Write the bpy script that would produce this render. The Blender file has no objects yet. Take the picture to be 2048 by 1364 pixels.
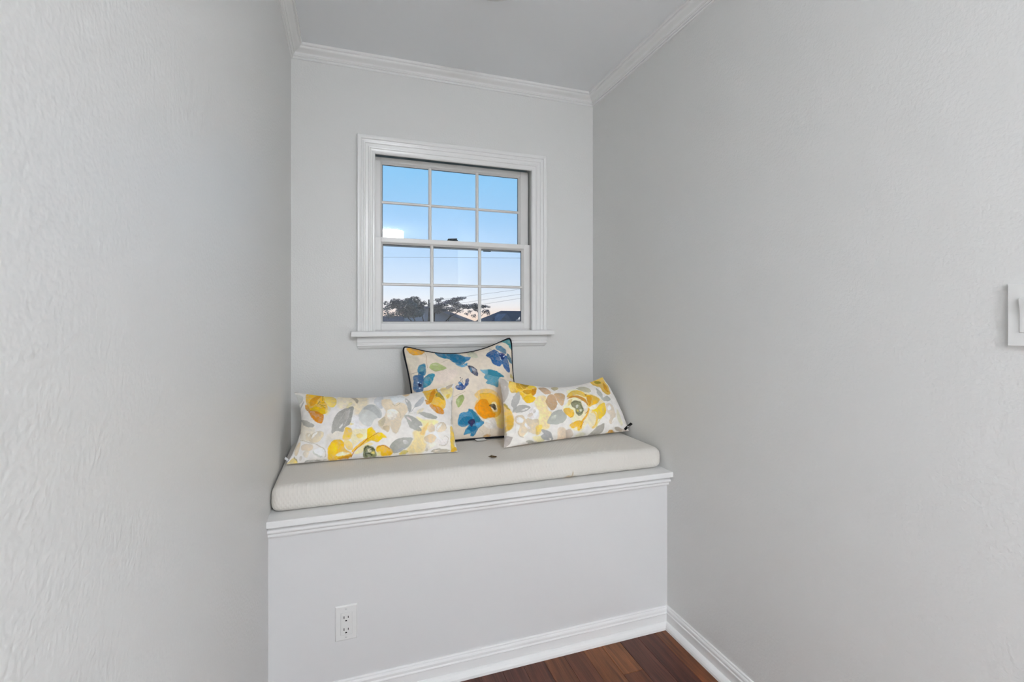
import bpy, bmesh, math, random
import numpy as np
from mathutils import Vector, Matrix

# ------------------------------------------------------------------ camera, sky, exposure
SC = bpy.context.scene
COL = SC.collection
CAM_H = 1.2074
F_PX, YAW, HORIZON = 956.29, 0.3309, 639.43          # focal length and horizon in a 2048 x 1364 frame
cam_data = bpy.data.cameras.new('camera')
cam_data.sensor_fit = 'HORIZONTAL'
cam_data.sensor_width = 36.0
cam_data.lens = 36.0 * F_PX / 2048.0
cam_data.shift_y = (HORIZON - 682.0) / 2048.0
cam_data.clip_start = 0.02
cam_data.clip_end = 400
cam = bpy.data.objects.new('camera', cam_data)
COL.objects.link(cam)
cam.location = (0, 0, CAM_H)
cam.rotation_euler = (math.pi / 2, 0, -YAW)
SC.camera = cam

SC.view_settings.view_transform = 'Standard'
SC.view_settings.look = 'None'
SC.view_settings.exposure = 0.0
SC.view_settings.gamma = 1.0
SC.view_settings.use_curve_mapping = False
SC.cycles.max_bounces = 8
SC.cycles.diffuse_bounces = 6
SC.cycles.glossy_bounces = 2
SC.cycles.adaptive_threshold = 0.03
SC.cycles.transparent_max_bounces = 16

LAMP_RADIANCE = 132.0                                  # lit drum lamp on the ceiling of the room behind the camera
FILL_RADIANCE = 32.0                                 # two unseen floor lamps added in that room as fill light
LAMP_COLOR = (245, 249, 255)

def lin(c):
    """sRGB 0..255 triple to linear"""
    out = []
    for v in c:
        v = v / 255.0
        out.append(v / 12.92 if v <= 0.04045 else ((v + 0.055) / 1.055) ** 2.4)
    return tuple(out)

world = bpy.data.worlds.new('dusk_sky')
SC.world = world
world.use_nodes = True
wn, wl = world.node_tree.nodes, world.node_tree.links
wn.clear()
w_out = wn.new('ShaderNodeOutputWorld')
w_bg = wn.new('ShaderNodeBackground')
w_tc = wn.new('ShaderNodeTexCoord')
w_sep = wn.new('ShaderNodeSeparateXYZ')
w_ramp = wn.new('ShaderNodeValToRGB')
wl.new(w_tc.outputs['Generated'], w_sep.inputs[0])
wl.new(w_sep.outputs['Z'], w_ramp.inputs['Fac'])
wl.new(w_ramp.outputs['Color'], w_bg.inputs['Color'])
wl.new(w_bg.outputs[0], w_out.inputs['Surface'])
w_bg.inputs['Strength'].default_value = 1.0
SKY = [(0.0, (255, 226, 206)), (0.012, (255, 233, 222)), (0.028, (250, 245, 246)), (0.050, (236, 243, 254)), (0.085, (214, 232, 255)),
       (0.13, (192, 222, 255)), (0.20, (168, 213, 255)), (0.30, (146, 209, 255)), (0.55, (96, 170, 240)), (1.0, (62, 128, 214))]
cr = w_ramp.color_ramp
cr.elements[0].position = SKY[0][0]; cr.elements[0].color = lin(SKY[0][1]) + (1,)
cr.elements[1].position = 1.0; cr.elements[1].color = lin(SKY[-1][1]) + (1,)
for pos, c in SKY[1:-1]:
    e = cr.elements.new(pos); e.color = lin(c) + (1,)

# ------------------------------------------------------------------ helpers
def new_obj(name, mesh, mat=None, parent=None):
    o = bpy.data.objects.new(name, mesh)
    COL.objects.link(o)
    if mat is not None and mesh is not None:
        if len(mesh.materials) == 0:
            mesh.materials.append(mat)
    if parent is not None:
        o.parent = parent
        o.matrix_parent_inverse = parent.matrix_world.inverted()
    return o

def root(name, loc, label, cat, group=None):
    o = bpy.data.objects.new(name, None)
    COL.objects.link(o)
    o.empty_display_size = 0.05
    o.location = loc
    o.matrix_world = Matrix.Translation(loc)
    tag(o, label, cat, group)
    return o

def tag(o, label, cat, group=None):
    o['label'] = label
    o['category'] = cat
    if group:
        o['group'] = group
    return o

def structure(o, label=None):
    o['kind'] = 'structure'
    if label:
        o['label'] = label
    return o

def mesh_from(name, verts, faces, smooth=False):
    me = bpy.data.meshes.new(name)
    me.from_pydata([tuple(v) for v in verts], [], [tuple(f) for f in faces])
    me.validate(clean_customdata=False)
    bm = bmesh.new(); bm.from_mesh(me)
    bmesh.ops.recalc_face_normals(bm, faces=bm.faces)
    bm.to_mesh(me); bm.free()
    if smooth:
        for p in me.polygons:
            p.use_smooth = True
    return me

class MB:
    """collects pieces of ONE part"""
    def __init__(self):
        self.v, self.f, self.s = [], [], []
    def add(self, verts, faces, smooth=False):
        b = len(self.v)
        self.v += [tuple(x) for x in verts]
        self.f += [tuple(i + b for i in f) for f in faces]
        self.s += [smooth] * len(faces)
        return self
    def box(self, x0, x1, y0, y1, z0, z1):
        v = [(x, y, z) for x in (x0, x1) for y in (y0, y1) for z in (z0, z1)]
        f = [(0, 1, 3, 2), (4, 6, 7, 5), (0, 4, 5, 1), (2, 3, 7, 6), (0, 2, 6, 4), (1, 5, 7, 3)]
        return self.add(v, f)
    def extrude(self, rings, closed=True, caps=True, smooth=False):
        """rings: list of equal-length point loops"""
        n = len(rings[0]); v = [p for r in rings for p in r]; f = []
        for i in range(len(rings) - 1):
            for j in range(n if closed else n - 1):
                a, b = i * n + j, i * n + (j + 1) % n
                f.append((a, b, b + n, a + n))
        if caps and closed:
            f.append(tuple(range(n))[::-1]); f.append(tuple(range((len(rings) - 1) * n, len(rings) * n)))
        return self.add(v, f, smooth)
    def tube(self, pts, r, n=8, closed=False, smooth=True):
        pts = [Vector(p) for p in pts]; rings = []
        m = len(pts)
        for i, p in enumerate(pts):
            a = pts[(i - 1) % m] if (closed or i > 0) else p
            b = pts[(i + 1) % m] if (closed or i < m - 1) else p
            t = (b - a).normalized()
            up = Vector((0, 0, 1)) if abs(t.z) < 0.95 else Vector((1, 0, 0))
            s1 = t.cross(up).normalized(); s2 = s1.cross(t)
            rr = r[i] if isinstance(r, (list, tuple)) else r
            rings.append([tuple(p + s1 * rr * math.cos(k * 2 * math.pi / n) + s2 * rr * math.sin(k * 2 * math.pi / n)) for k in range(n)])
        if closed:
            rings.append(rings[0])
        return self.extrude(rings, caps=not closed, smooth=smooth)
    def lathe(self, prof, c, axis='z', n=32, smooth=True):
        rings = []
        for r, h in prof:
            ring = []
            for k in range(n):
                a = 2 * math.pi * k / n
                if axis == 'z':
                    ring.append((c[0] + r * math.cos(a), c[1] + r * math.sin(a), c[2] + h))
                elif axis == 'y':
                    ring.append((c[0] + r * math.cos(a), c[1] + h, c[2] + r * math.sin(a)))
                else:
                    ring.append((c[0] + h, c[1] + r * math.cos(a), c[2] + r * math.sin(a)))
            rings.append(ring)
        return self.extrude(rings, smooth=smooth)
    def build(self, name, mat, parent=None, bevel=0.0, segs=2):
        me = bpy.data.meshes.new(name)
        me.from_pydata(self.v, [], self.f)
        bm = bmesh.new(); bm.from_mesh(me)
        bmesh.ops.recalc_face_normals(bm, faces=bm.faces)
        for face, s in zip(bm.faces, self.s):
            face.smooth = s
        if bevel:
            es = [e for e in bm.edges if len(e.link_faces) == 2 and e.calc_face_angle(0) > 0.5]
            bmesh.ops.bevel(bm, geom=es, offset=bevel, segments=segs, affect='EDGES', profile=0.5, clamp_overlap=True)
        bm.to_mesh(me); bm.free()
        return new_obj(name, me, mat, parent)

def rounded_box(name, x0, x1, y0, y1, z0, z1, r, mat, parent=None, nx=6, ny=6, nz=2, disp=None):
    """box whose faces are grids, edges rounded with radius r, smooth"""
    c = np.array([(x0 + x1) / 2, (y0 + y1) / 2, (z0 + z1) / 2])
    h = np.array([(x1 - x0) / 2, (y1 - y0) / 2, (z1 - z0) / 2])
    rr = np.minimum(r, h * 0.98)
    def coords(k, n):
        e = [0, .12, .3, .5, .75]
        a = [-h[k] + rr[k] * t for t in e]
        inner = list(np.linspace(-h[k] + rr[k], h[k] - rr[k], n + 1))
        return a + inner + [-t for t in a[::-1]]
    cx, cy, cz = coords(0, nx), coords(1, ny), coords(2, nz)
    idx, verts, faces = {}, [], []
    def vid(p):
        key = tuple(round(float(q), 7) for q in p)
        if key not in idx:
            idx[key] = len(verts); verts.append(np.array(p, float))
        return idx[key]
    for ax, (A, Bc) in enumerate(((cy, cz), (cx, cz), (cx, cy))):
        for sgn in (-1, 1):
            for i in range(len(A) - 1):
                for j in range(len(Bc) - 1):
                    q = []
                    for a, b in ((A[i], Bc[j]), (A[i + 1], Bc[j]), (A[i + 1], Bc[j + 1]), (A[i], Bc[j + 1])):
                        p = [0, 0, 0]
                        o = [k for k in range(3) if k != ax]
                        p[ax] = sgn * h[ax]; p[o[0]] = a; p[o[1]] = b
                        q.append(vid(p))
                    faces.append(q)
    out = []
    for p in verts:
        inner = np.clip(p, -(h - rr), h - rr)
        d = (p - inner) / rr
        L = np.linalg.norm(d)
        q = inner + (d / L) * rr if L > 1e-9 else p
        q = q + c
        if disp:
            q = disp(q)
        out.append(q)
    me = mesh_from(name, out, faces, smooth=True)
    return new_obj(name, me, mat, parent)

# ------------------------------------------------------------------ materials
def material(name, color, rough=0.5, spec=0.5, bump=None, var=None, metal=0.0, sheen=0.0):
    """color: sRGB 0..255; bump=(scale, strength, distance); var=(scale, amount)"""
    m = bpy.data.materials.new(name); m.use_nodes = True
    nt = m.node_tree; n, l = nt.nodes, nt.links
    bs = n['Principled BSDF']
    bs.inputs['Base Color'].default_value = lin(color) + (1,)
    bs.inputs['Roughness'].default_value = rough
    bs.inputs['Specular IOR Level'].default_value = spec
    bs.inputs['Metallic'].default_value = metal
    if sheen:
        bs.inputs['Sheen Weight'].default_value = sheen
    tc = n.new('ShaderNodeTexCoord')
    if var:
        nz = n.new('ShaderNodeTexNoise'); nz.inputs['Scale'].default_value = var[0]; nz.inputs['Detail'].default_value = 4
        l.new(tc.outputs['Object'], nz.inputs['Vector'])
        mp = n.new('ShaderNodeMapRange')
        mp.inputs['From Min'].default_value = 0.3; mp.inputs['From Max'].default_value = 0.7
        mp.inputs['To Min'].default_value = 1 - var[1]; mp.inputs['To Max'].default_value = 1 + var[1]
        l.new(nz.outputs['Fac'], mp.inputs['Value'])
        mx = n.new('ShaderNodeMix'); mx.data_type = 'RGBA'; mx.blend_type = 'MULTIPLY'
        mx.inputs['Factor'].default_value = 1.0
        mx.inputs[6].default_value = lin(color) + (1,)
        l.new(mp.outputs[0], mx.inputs[7])
        l.new(mx.outputs[2], bs.inputs['Base Color'])
    if bump:
        nb = n.new('ShaderNodeTexNoise'); nb.inputs['Scale'].default_value = bump[0]; nb.inputs['Detail'].default_value = 1
        l.new(tc.outputs['Object'], nb.inputs['Vector'])
        bp = n.new('ShaderNodeBump'); bp.inputs['Strength'].default_value = bump[1]; bp.inputs['Distance'].default_value = bump[2]
        l.new(nb.outputs['Fac'], bp.inputs['Height'])
        l.new(bp.outputs['Normal'], bs.inputs['Normal'])
    return m

M = {}
M['wall'] = material('grey_wall_paint', (227, 227, 225), 0.42, 0.35, bump=(150, 0.28, 0.003))
M['room_wall'] = material('room_wall_paint', (227, 227, 225), 1.0, 0.0)
M['ceiling'] = material('ceiling_paint', (243, 245, 247), 1.0, 0.0)
M['trim'] = material('white_semigloss_trim', (239, 239, 238), 0.25, 0.5)
M['bench'] = material('white_bench_paint', (225, 225, 225), 0.3, 0.5)
M['vinyl'] = material('white_vinyl_sash', (236, 235, 233), 0.35, 0.5)
M['track'] = material('grey_vinyl_track', (188, 188, 184), 0.5, 0.4)
M['plastic'] = material('white_plastic', (232, 232, 230), 0.3, 0.5)
M['slot'] = material('dark_slot', (22, 22, 22), 0.6, 0.3)
M['screw'] = material('painted_screw', (205, 205, 203), 0.35, 0.5)
M['lock'] = material('dark_bronze_lock', (44, 58, 66), 0.4, 0.5)
M['navy'] = material('navy_piping', (20, 24, 34), 0.7, 0.3)
M['black_tag'] = material('black_woven_tag', (20, 20, 21), 0.7, 0.2)
M['white_mark'] = material('white_print', (235, 235, 235), 0.6, 0.3)
M['brown_scrap'] = material('brown_scrap', (92, 74, 50), 0.8, 0.2, var=(90, 0.4))
M['pale_scrap'] = material('pale_scrap', (165, 152, 120), 0.8, 0.2)
M['caulk'] = material('grey_gasket', (70, 72, 76), 0.7, 0.3)

def fabric_cushion():
    m = bpy.data.materials.new('cream_woven_fabric'); m.use_nodes = True
    nt = m.node_tree; n, l = nt.nodes, nt.links
    bs = n['Principled BSDF']; bs.inputs['Roughness'].default_value = 0.9
    bs.inputs['Specular IOR Level'].default_value = 0.15; bs.inputs['Sheen Weight'].default_value = 0.15
    tc = n.new('ShaderNodeTexCoord')
    base = n.new('ShaderNodeMix'); base.data_type = 'RGBA'
    nz = n.new('ShaderNodeTexNoise'); nz.inputs['Scale'].default_value = 4; nz.inputs['Detail'].default_value = 3
    l.new(tc.outputs['Object'], nz.inputs['Vector'])
    l.new(nz.outputs['Fac'], base.inputs['Factor'])
    base.inputs[6].default_value = lin((219, 213, 205)) + (1,); base.inputs[7].default_value = lin((226, 223, 216)) + (1,)
    cur = base.outputs[2]
    def stain(cur, centre, radius, col, amt, stretch):
        mp = n.new('ShaderNodeMapping'); mp.vector_type = 'TEXTURE'
        mp.inputs['Location'].default_value = centre; mp.inputs['Scale'].default_value = stretch
        l.new(tc.outputs['Object'], mp.inputs['Vector'])
        ln = n.new('ShaderNodeVectorMath'); ln.operation = 'LENGTH'; l.new(mp.outputs[0], ln.inputs[0])
        n2 = n.new('ShaderNodeTexNoise'); n2.inputs['Scale'].default_value = 90; l.new(tc.outputs['Object'], n2.inputs['Vector'])
        ad = n.new('ShaderNodeMath'); ad.operation = 'MULTIPLY_ADD'; ad.inputs[1].default_value = radius * 1.2
        l.new(n2.outputs['Fac'], ad.inputs[0]); l.new(ln.outputs['Value'], ad.inputs[2])
        mr = n.new('ShaderNodeMapRange'); mr.inputs['From Min'].default_value = radius * 1.1; mr.inputs['From Max'].default_value = radius * 1.9
        mr.inputs['To Min'].default_value = amt; mr.inputs['To Max'].default_value = 0
        l.new(ad.outputs[0], mr.inputs['Value'])
        mx = n.new('ShaderNodeMix'); mx.data_type = 'RGBA'
        l.new(mr.outputs[0], mx.inputs['Factor']); l.new(cur, mx.inputs[6]); mx.inputs[7].default_value = lin(col) + (1,)
        return mx.outputs[2]
    cur = stain(cur, (0.782, 1.612, 0.617), 0.016, (196, 176, 140), 0.75, (1.3, 4, 0.7))
    cur = stain(cur, (0.793, 1.612, 0.632), 0.012, (190, 168, 130), 0.7, (0.25, 4, 1.0))
    cur = stain(cur, (-0.205, 1.612, 0.617), 0.012, (176, 176, 170), 0.8, (1.2, 4, 0.7))
    l.new(cur, bs.inputs['Base Color'])
    # diamond weave relief: two crossed wave textures
    def wave(rot):
        mp = n.new('ShaderNodeMapping'); mp.inputs['Rotation'].default_value = (0.6, 0, rot)
        l.new(tc.outputs['Object'], mp.inputs['Vector'])
        w = n.new('ShaderNodeTexWave'); w.inputs['Scale'].default_value = 34; w.inputs['Distortion'].default_value = 0.6
        l.new(mp.outputs[0], w.inputs['Vector'])
        return w.outputs['Fac']
    mu = n.new('ShaderNodeMath'); mu.operation = 'MULTIPLY'
    l.new(wave(0.75), mu.inputs[0]); l.new(wave(-0.75), mu.inputs[1])
    bp = n.new('ShaderNodeBump'); bp.inputs['Strength'].default_value = 0.25; bp.inputs['Distance'].default_value = 0.003
    l.new(mu.outputs[0], bp.inputs['Height']); l.new(bp.outputs['Normal'], bs.inputs['Normal'])
    return m
M['cushion'] = fabric_cushion()

def printed_fabric(name):
    """cloth print carried by the mesh colour attribute 'print', with thread grain"""
    m = bpy.data.materials.new(name); m.use_nodes = True
    nt = m.node_tree; n, l = nt.nodes, nt.links
    bs = n['Principled BSDF']; bs.inputs['Roughness'].default_value = 0.85
    bs.inputs['Specular IOR Level'].default_value = 0.2
    at = n.new('ShaderNodeVertexColor'); at.layer_name = 'print'
    tc = n.new('ShaderNodeTexCoord')
    nz = n.new('ShaderNodeTexNoise'); nz.inputs['Scale'].default_value = 60; nz.inputs['Detail'].default_value = 5
    l.new(tc.outputs['Object'], nz.inputs['Vector'])
    mp = n.new('ShaderNodeMapRange'); mp.inputs['From Min'].default_value = 0.3; mp.inputs['From Max'].default_value = 0.7
    mp.inputs['To Min'].default_value = 0.93; mp.inputs['To Max'].default_value = 1.05
    l.new(nz.outputs['Fac'], mp.inputs['Value'])
    mx = n.new('ShaderNodeMix'); mx.data_type = 'RGBA'; mx.blend_type = 'MULTIPLY'; mx.inputs['Factor'].default_value = 1
    l.new(at.outputs['Color'], mx.inputs[6]); l.new(mp.outputs[0], mx.inputs[7])
    l.new(mx.outputs[2], bs.inputs['Base Color'])
    nb = n.new('ShaderNodeTexNoise'); nb.inputs['Scale'].default_value = 700
    l.new(tc.outputs['Object'], nb.inputs['Vector'])
    bp = n.new('ShaderNodeBump'); bp.inputs['Strength'].default_value = 0.1; bp.inputs['Distance'].default_value = 0.001
    l.new(nb.outputs['Fac'], bp.inputs['Height']); l.new(bp.outputs['Normal'], bs.inputs['Normal'])
    return m
M['print'] = printed_fabric('watercolour_floral_cotton')

def wood_plank():
    m = bpy.data.materials.new('reddish_wood_plank'); m.use_nodes = True
    nt = m.node_tree; n, l = nt.nodes, nt.links
    bs = n['Principled BSDF']; bs.inputs['Roughness'].default_value = 0.38
    bs.inputs['Specular IOR Level'].default_value = 0.4
    oi = n.new('ShaderNodeObjectInfo'); tc = n.new('ShaderNodeTexCoord')
    ad = n.new('ShaderNodeVectorMath'); ad.operation = 'MULTIPLY_ADD'
    ad.inputs[1].default_value = (40, 40, 40)
    cm = n.new('ShaderNodeCombineXYZ')
    for k in range(3):
        l.new(oi.outputs['Random'], cm.inputs[k])
    l.new(cm.outputs[0], ad.inputs[0]); l.new(tc.outputs['Object'], ad.inputs[2])
    mp = n.new('ShaderNodeMapping'); mp.inputs['Scale'].default_value = (26, 2.2, 8)
    l.new(ad.outputs[0], mp.inputs['Vector'])
    nz = n.new('ShaderNodeTexNoise'); nz.inputs['Scale'].default_value = 1.4; nz.inputs['Detail'].default_value = 8
    nz.inputs['Distortion'].default_value = 1.1
    l.new(mp.outputs[0], nz.inputs['Vector'])
    rp = n.new('ShaderNodeValToRGB')
    rp.color_ramp.elements[0].position = 0.3; rp.color_ramp.elements[0].color = (0.42, 0.36, 0.36, 1)
    rp.color_ramp.elements[1].position = 0.72; rp.color_ramp.elements[1].color = (1.35, 1.3, 1.25, 1)
    l.new(nz.outputs['Fac'], rp.inputs['Fac'])
    mp2 = n.new('ShaderNodeMapping'); mp2.inputs['Scale'].default_value = (160, 5, 20)
    l.new(ad.outputs[0], mp2.inputs['Vector'])
    nf = n.new('ShaderNodeTexNoise'); nf.inputs['Scale'].default_value = 1.5; nf.inputs['Detail'].default_value = 4
    l.new(mp2.outputs[0], nf.inputs['Vector'])
    r2 = n.new('ShaderNodeMapRange'); r2.inputs['From Min'].default_value = 0.35; r2.inputs['From Max'].default_value = 0.65
    r2.inputs['To Min'].default_value = 0.78; r2.inputs['To Max'].default_value = 1.15
    l.new(nf.outputs['Fac'], r2.inputs['Value'])
    m1 = n.new('ShaderNodeMix'); m1.data_type = 'RGBA'; m1.blend_type = 'MULTIPLY'; m1.inputs['Factor'].default_value = 1
    l.new(oi.outputs['Color'], m1.inputs[6]); l.new(rp.outputs['Color'], m1.inputs[7])
    m2 = n.new('ShaderNodeMix'); m2.data_type = 'RGBA'; m2.blend_type = 'MULTIPLY'; m2.inputs['Factor'].default_value = 1
    l.new(m1.outputs[2], m2.inputs[6]); l.new(r2.outputs[0], m2.inputs[7])
    l.new(m2.outputs[2], bs.inputs['Base Color'])
    bp = n.new('ShaderNodeBump'); bp.inputs['Strength'].default_value = 0.08; bp.inputs['Distance'].default_value = 0.002
    l.new(nf.outputs['Fac'], bp.inputs['Height']); l.new(bp.outputs['Normal'], bs.inputs['Normal'])
    return m
M['wood'] = wood_plank()
M['subfloor'] = material('subfloor', (48, 28, 20), 0.7, 0.2)

def window_glass():
    m = bpy.data.materials.new('window_glass'); m.use_nodes = True
    nt = m.node_tree; n, l = nt.nodes, nt.links
    n.remove(n['Principled BSDF'])
    out = n['Material Output']
    tr = n.new('ShaderNodeBsdfTransparent'); tr.inputs[0].default_value = (0.97, 0.985, 0.985, 1)
    gl = n.new('ShaderNodeBsdfGlossy'); gl.inputs['Roughness'].default_value = 0.02
    fr = n.new('ShaderNodeFresnel'); fr.inputs['IOR'].default_value = 1.5
    mx = n.new('ShaderNodeMixShader')
    l.new(fr.outputs[0], mx.inputs[0]); l.new(tr.outputs[0], mx.inputs[1]); l.new(gl.outputs[0], mx.inputs[2])
    l.new(mx.outputs[0], out.inputs['Surface'])
    return m
M['glass'] = window_glass()

def emitter(name, color, strength):
    m = bpy.data.materials.new(name); m.use_nodes = True
    n = m.node_tree.nodes; bs = n['Principled BSDF']
    bs.inputs['Base Color'].default_value = (0.8, 0.8, 0.8, 1)
    bs.inputs['Emission Color'].default_value = lin(color) + (1,)
    bs.inputs['Emission Strength'].default_value = strength
    return m
M['lamp_glow'] = emitter('lit_lamp_diffuser', LAMP_COLOR, LAMP_RADIANCE)
M['fill_glow'] = emitter('fill_lamp_shade', LAMP_COLOR, FILL_RADIANCE)  # glow of the added floor lamps, fill light only
M['nickel'] = material('brushed_nickel', (170, 168, 164), 0.35, 0.5, metal=0.9)

# ------------------------------------------------------------------ room dimensions (metres)
XL, XR, D, B = -0.2252, 1.197, 2.2, 1.5921     # side walls, window wall, bench face
CEIL = 2.358
REAR, MOUTH = -4.1, -0.90                      # wall behind the camera, mouth of the nook
RX0, RX1 = -2.4, 3.4                           # side walls of the room behind the camera
TH = 0.14
# window opening
OX0, OX1, OZ0, OZ1 = 0.1035, 0.8720, 1.150, 1.9700

# ------------------------------------------------------------------ structure
fl = MB().box(XL - TH, XR + TH, MOUTH, D + TH, -0.15, -0.006).box(RX0 - TH, RX1 + TH, REAR - TH, MOUTH, -0.15, -0.006).build('floor', M['subfloor'])
structure(fl, 'reddish brown wood plank floor in front of the bench')
PW = 0.077
PLANK_COLORS = [(108, 62, 42), (92, 50, 38), (124, 74, 46), (100, 58, 44), (84, 46, 38), (132, 84, 54)]
rng = random.Random(4)
plank_meshes = {}
def plank(x0, x1, y0, y1, col):
    key = (round(x1 - x0, 4), round(y1 - y0, 4))
    if key not in plank_meshes:
        w, L = x1 - x0 - 0.0006, y1 - y0 - 0.0006
        b = 0.0012
        v = [(sx * w / 2, sy * L / 2, -0.0059) for sx in (-1, 1) for sy in (-1, 1)]
        v += [(sx * w / 2, sy * L / 2, -b) for sx in (-1, 1) for sy in (-1, 1)]
        v += [(sx * (w / 2 - b), sy * (L / 2 - b), 0) for sx in (-1, 1) for sy in (-1, 1)]
        f = [(8, 9, 11, 10)]
        for lo, hi in ((0, 4), (4, 8)):
            for a, c in ((0, 1), (1, 3), (3, 2), (2, 0)):
                f.append((lo + a, lo + c, hi + c, hi + a))
        plank_meshes[key] = mesh_from('plank', v, f)
        plank_meshes[key].materials.append(M['wood'])
    o = new_obj('plank', plank_meshes[key], None, None)
    o.location = ((x0 + x1) / 2, (y0 + y1) / 2, 0)
    o.parent = fl
    o.color = lin(col) + (1,)
    return o
SEAM = 0.9645
k0 = int(math.floor((XL - SEAM) / PW))
JOINT = {-1: 1.415, -2: 0.95, 0: 1.02, 1: 0.7, 2: 1.2, -3: 1.18, -4: 0.8, -5: 1.33}
STRIP = {(-1, 0): (126, 78, 44), (-1, 1): (108, 62, 38), (-2, 0): (122, 74, 42), (0, 0): (92, 54, 42), (1, 0): (88, 48, 36),
         (2, 0): (124, 74, 44), (-3, 0): (104, 60, 40), (-4, 0): (116, 70, 44), (-5, 0): (96, 56, 42), (-6, 0): (88, 50, 40)}
for k in range(k0 - 28, 32):
    nook = k0 <= k < 4
    x0, x1 = (max(SEAM + k * PW, XL), min(SEAM + (k + 1) * PW, XR)) if nook else (max(SEAM + k * PW, RX0), min(SEAM + (k + 1) * PW, RX1))
    if x1 - x0 < 0.004:
        continue
    top = 1.58 if nook else MOUTH
    y1, y = top, JOINT.get(k, top - rng.uniform(0.25, 0.95))
    i = 0
    while y1 > REAR + 0.02:
        y = max(y, REAR)
        if y - REAR < 0.1:
            y = REAR
        plank(x0, x1, y, y1, STRIP.get((k, i), rng.choice(PLANK_COLORS)))
        y1 = y; y = y1 - 1.3; i += 1

wl_ = MB().box(XL - TH, XL, MOUTH, D + TH, -0.15, CEIL + 0.12).build('wall_left', M['wall'])
structure(wl_, 'light grey painted wall left of the window nook')
wr_ = MB().box(XR, XR + TH, MOUTH, D + TH, -0.15, CEIL + 0.12).build('wall_right', M['wall'])
structure(wr_, 'light grey painted wall with the light switch')
wb_ = (MB().box(XL, OX0, D, D + TH, -0.15, CEIL + 0.12).box(OX1, XR, D, D + TH, -0.15, CEIL + 0.12)
       .box(OX0, OX1, D, D + TH, OZ1, CEIL + 0.12).box(OX0, OX1, D, D + TH, -0.15, OZ0 - 0.035)).build('wall_back', M['wall'])
structure(wb_, 'light grey window wall behind the bench')
ce_ = MB().box(XL, XR, MOUTH, D, CEIL, CEIL + 0.12).box(RX0, RX1, REAR, MOUTH, CEIL, CEIL + 0.12).build('ceiling', M['ceiling'])
structure(ce_, 'flat light grey ceiling over the nook')
# the room behind the camera that the nook opens from
for nm, bx in (('wall_room_rear', (RX0, RX1, REAR - TH, REAR)), ('wall_room_left', (RX0 - TH, RX0, REAR - TH, MOUTH + TH)), ('wall_room_right', (RX1, RX1 + TH, REAR - TH, MOUTH + TH)),
               ('wall_room_front_left', (RX0, XL - TH, MOUTH, MOUTH + TH)), ('wall_room_front_right', (XR + TH, RX1, MOUTH, MOUTH + TH))):
    structure(MB().box(*bx, -0.15, CEIL + 0.12).build(nm, M['room_wall']))

# crown moulding: profile (out from wall, height)
def arc(cx, cz, r, a0, a1, n):
    return [(cx + r * math.cos(math.radians(a0 + (a1 - a0) * i / n)), cz + r * math.sin(math.radians(a0 + (a1 - a0) * i / n))) for i in range(n + 1)]
CB = 2.3055
CROWN = [(0, CB - 0.001), (0.006, CB), (0.0075, CB + 0.004), (0.0055, CB + 0.0085), (0.0105, CB + 0.0095), (0.0125, CB + 0.012), (0.0115, CB + 0.0145)]
for i in range(0, 9):
    t = i / 8
    CROWN.append((0.0135 + 0.0245 * t + 0.004 * math.sin(2 * math.pi * t) * -1, CB + 0.0160 + 0.0245 * t - 0.0045 * math.sin(math.pi * t) * -1 * (1 - 2 * t) * 0.5))
CROWN += [(0.0385, CB + 0.0415), (0.0440, CB + 0.0420), (0.0460, CB + 0.0445), (0.0465, CEIL + 0.001), (0, CEIL + 0.001)]
def run_along_wall(name, prof, which, y_start):
    """mitred moulding along one of the three nook walls"""
    mb = MB()
    if which == 'left':
        r0 = [(XL + d, y_start, z) for d, z in prof]; r1 = [(XL + d, D - d, z) for d, z in prof]
    elif which == 'back':
        r0 = [(XL + d, D - d, z) for d, z in prof]; r1 = [(XR - d, D - d, z) for d, z in prof]
    else:
        r0 = [(XR - d, D - d, z) for d, z in prof]; r1 = [(XR - d, y_start, z) for d, z in prof]
    mb.extrude([r0, r1])
    return mb
for nm, wh, lab in (('trim_1', 'left', 'white crown moulding along the left wall'), ('trim_2', 'back', 'white crown moulding above the window'),
                    ('trim_3', 'right', 'white crown moulding along the right wall')):
    structure(run_along_wall(nm, CROWN, wh, MOUTH).build(nm, M['trim']), lab)

# baseboards with shoe moulding: profile (out, z)
BASE = [(0, 0.0785), (0.0035, 0.0785), (0.0055, 0.0765), (0.0060, 0.0720), (0.0085, 0.0700), (0.0100, 0.0660), (0.0100, 0.0580),
        (0.0125, 0.0555), (0.0130, 0.0525), (0.0105, 0.0500), (0.0105, 0.0230)]
SHOE = [(0.0105, 0.0225), (0.0140, 0.0220), (0.0185, 0.0195), (0.0235, 0.0145), (0.0268, 0.0080), (0.0280, 0.0000), (0, 0.0)]
BPROF = BASE + SHOE
def base_run(r0, r1):
    return MB().extrude([r0, r1])
structure(base_run([(XR - d, B - d, z) for d, z in BPROF], [(XR - d, MOUTH, z) for d, z in BPROF]).build('baseboard_right', M['trim']),
          'white baseboard with shoe moulding on the right wall')
structure(base_run([(XL + d, MOUTH, z) for d, z in BPROF], [(XL + d, B - d, z) for d, z in BPROF]).build('baseboard_left', M['trim']))

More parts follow.
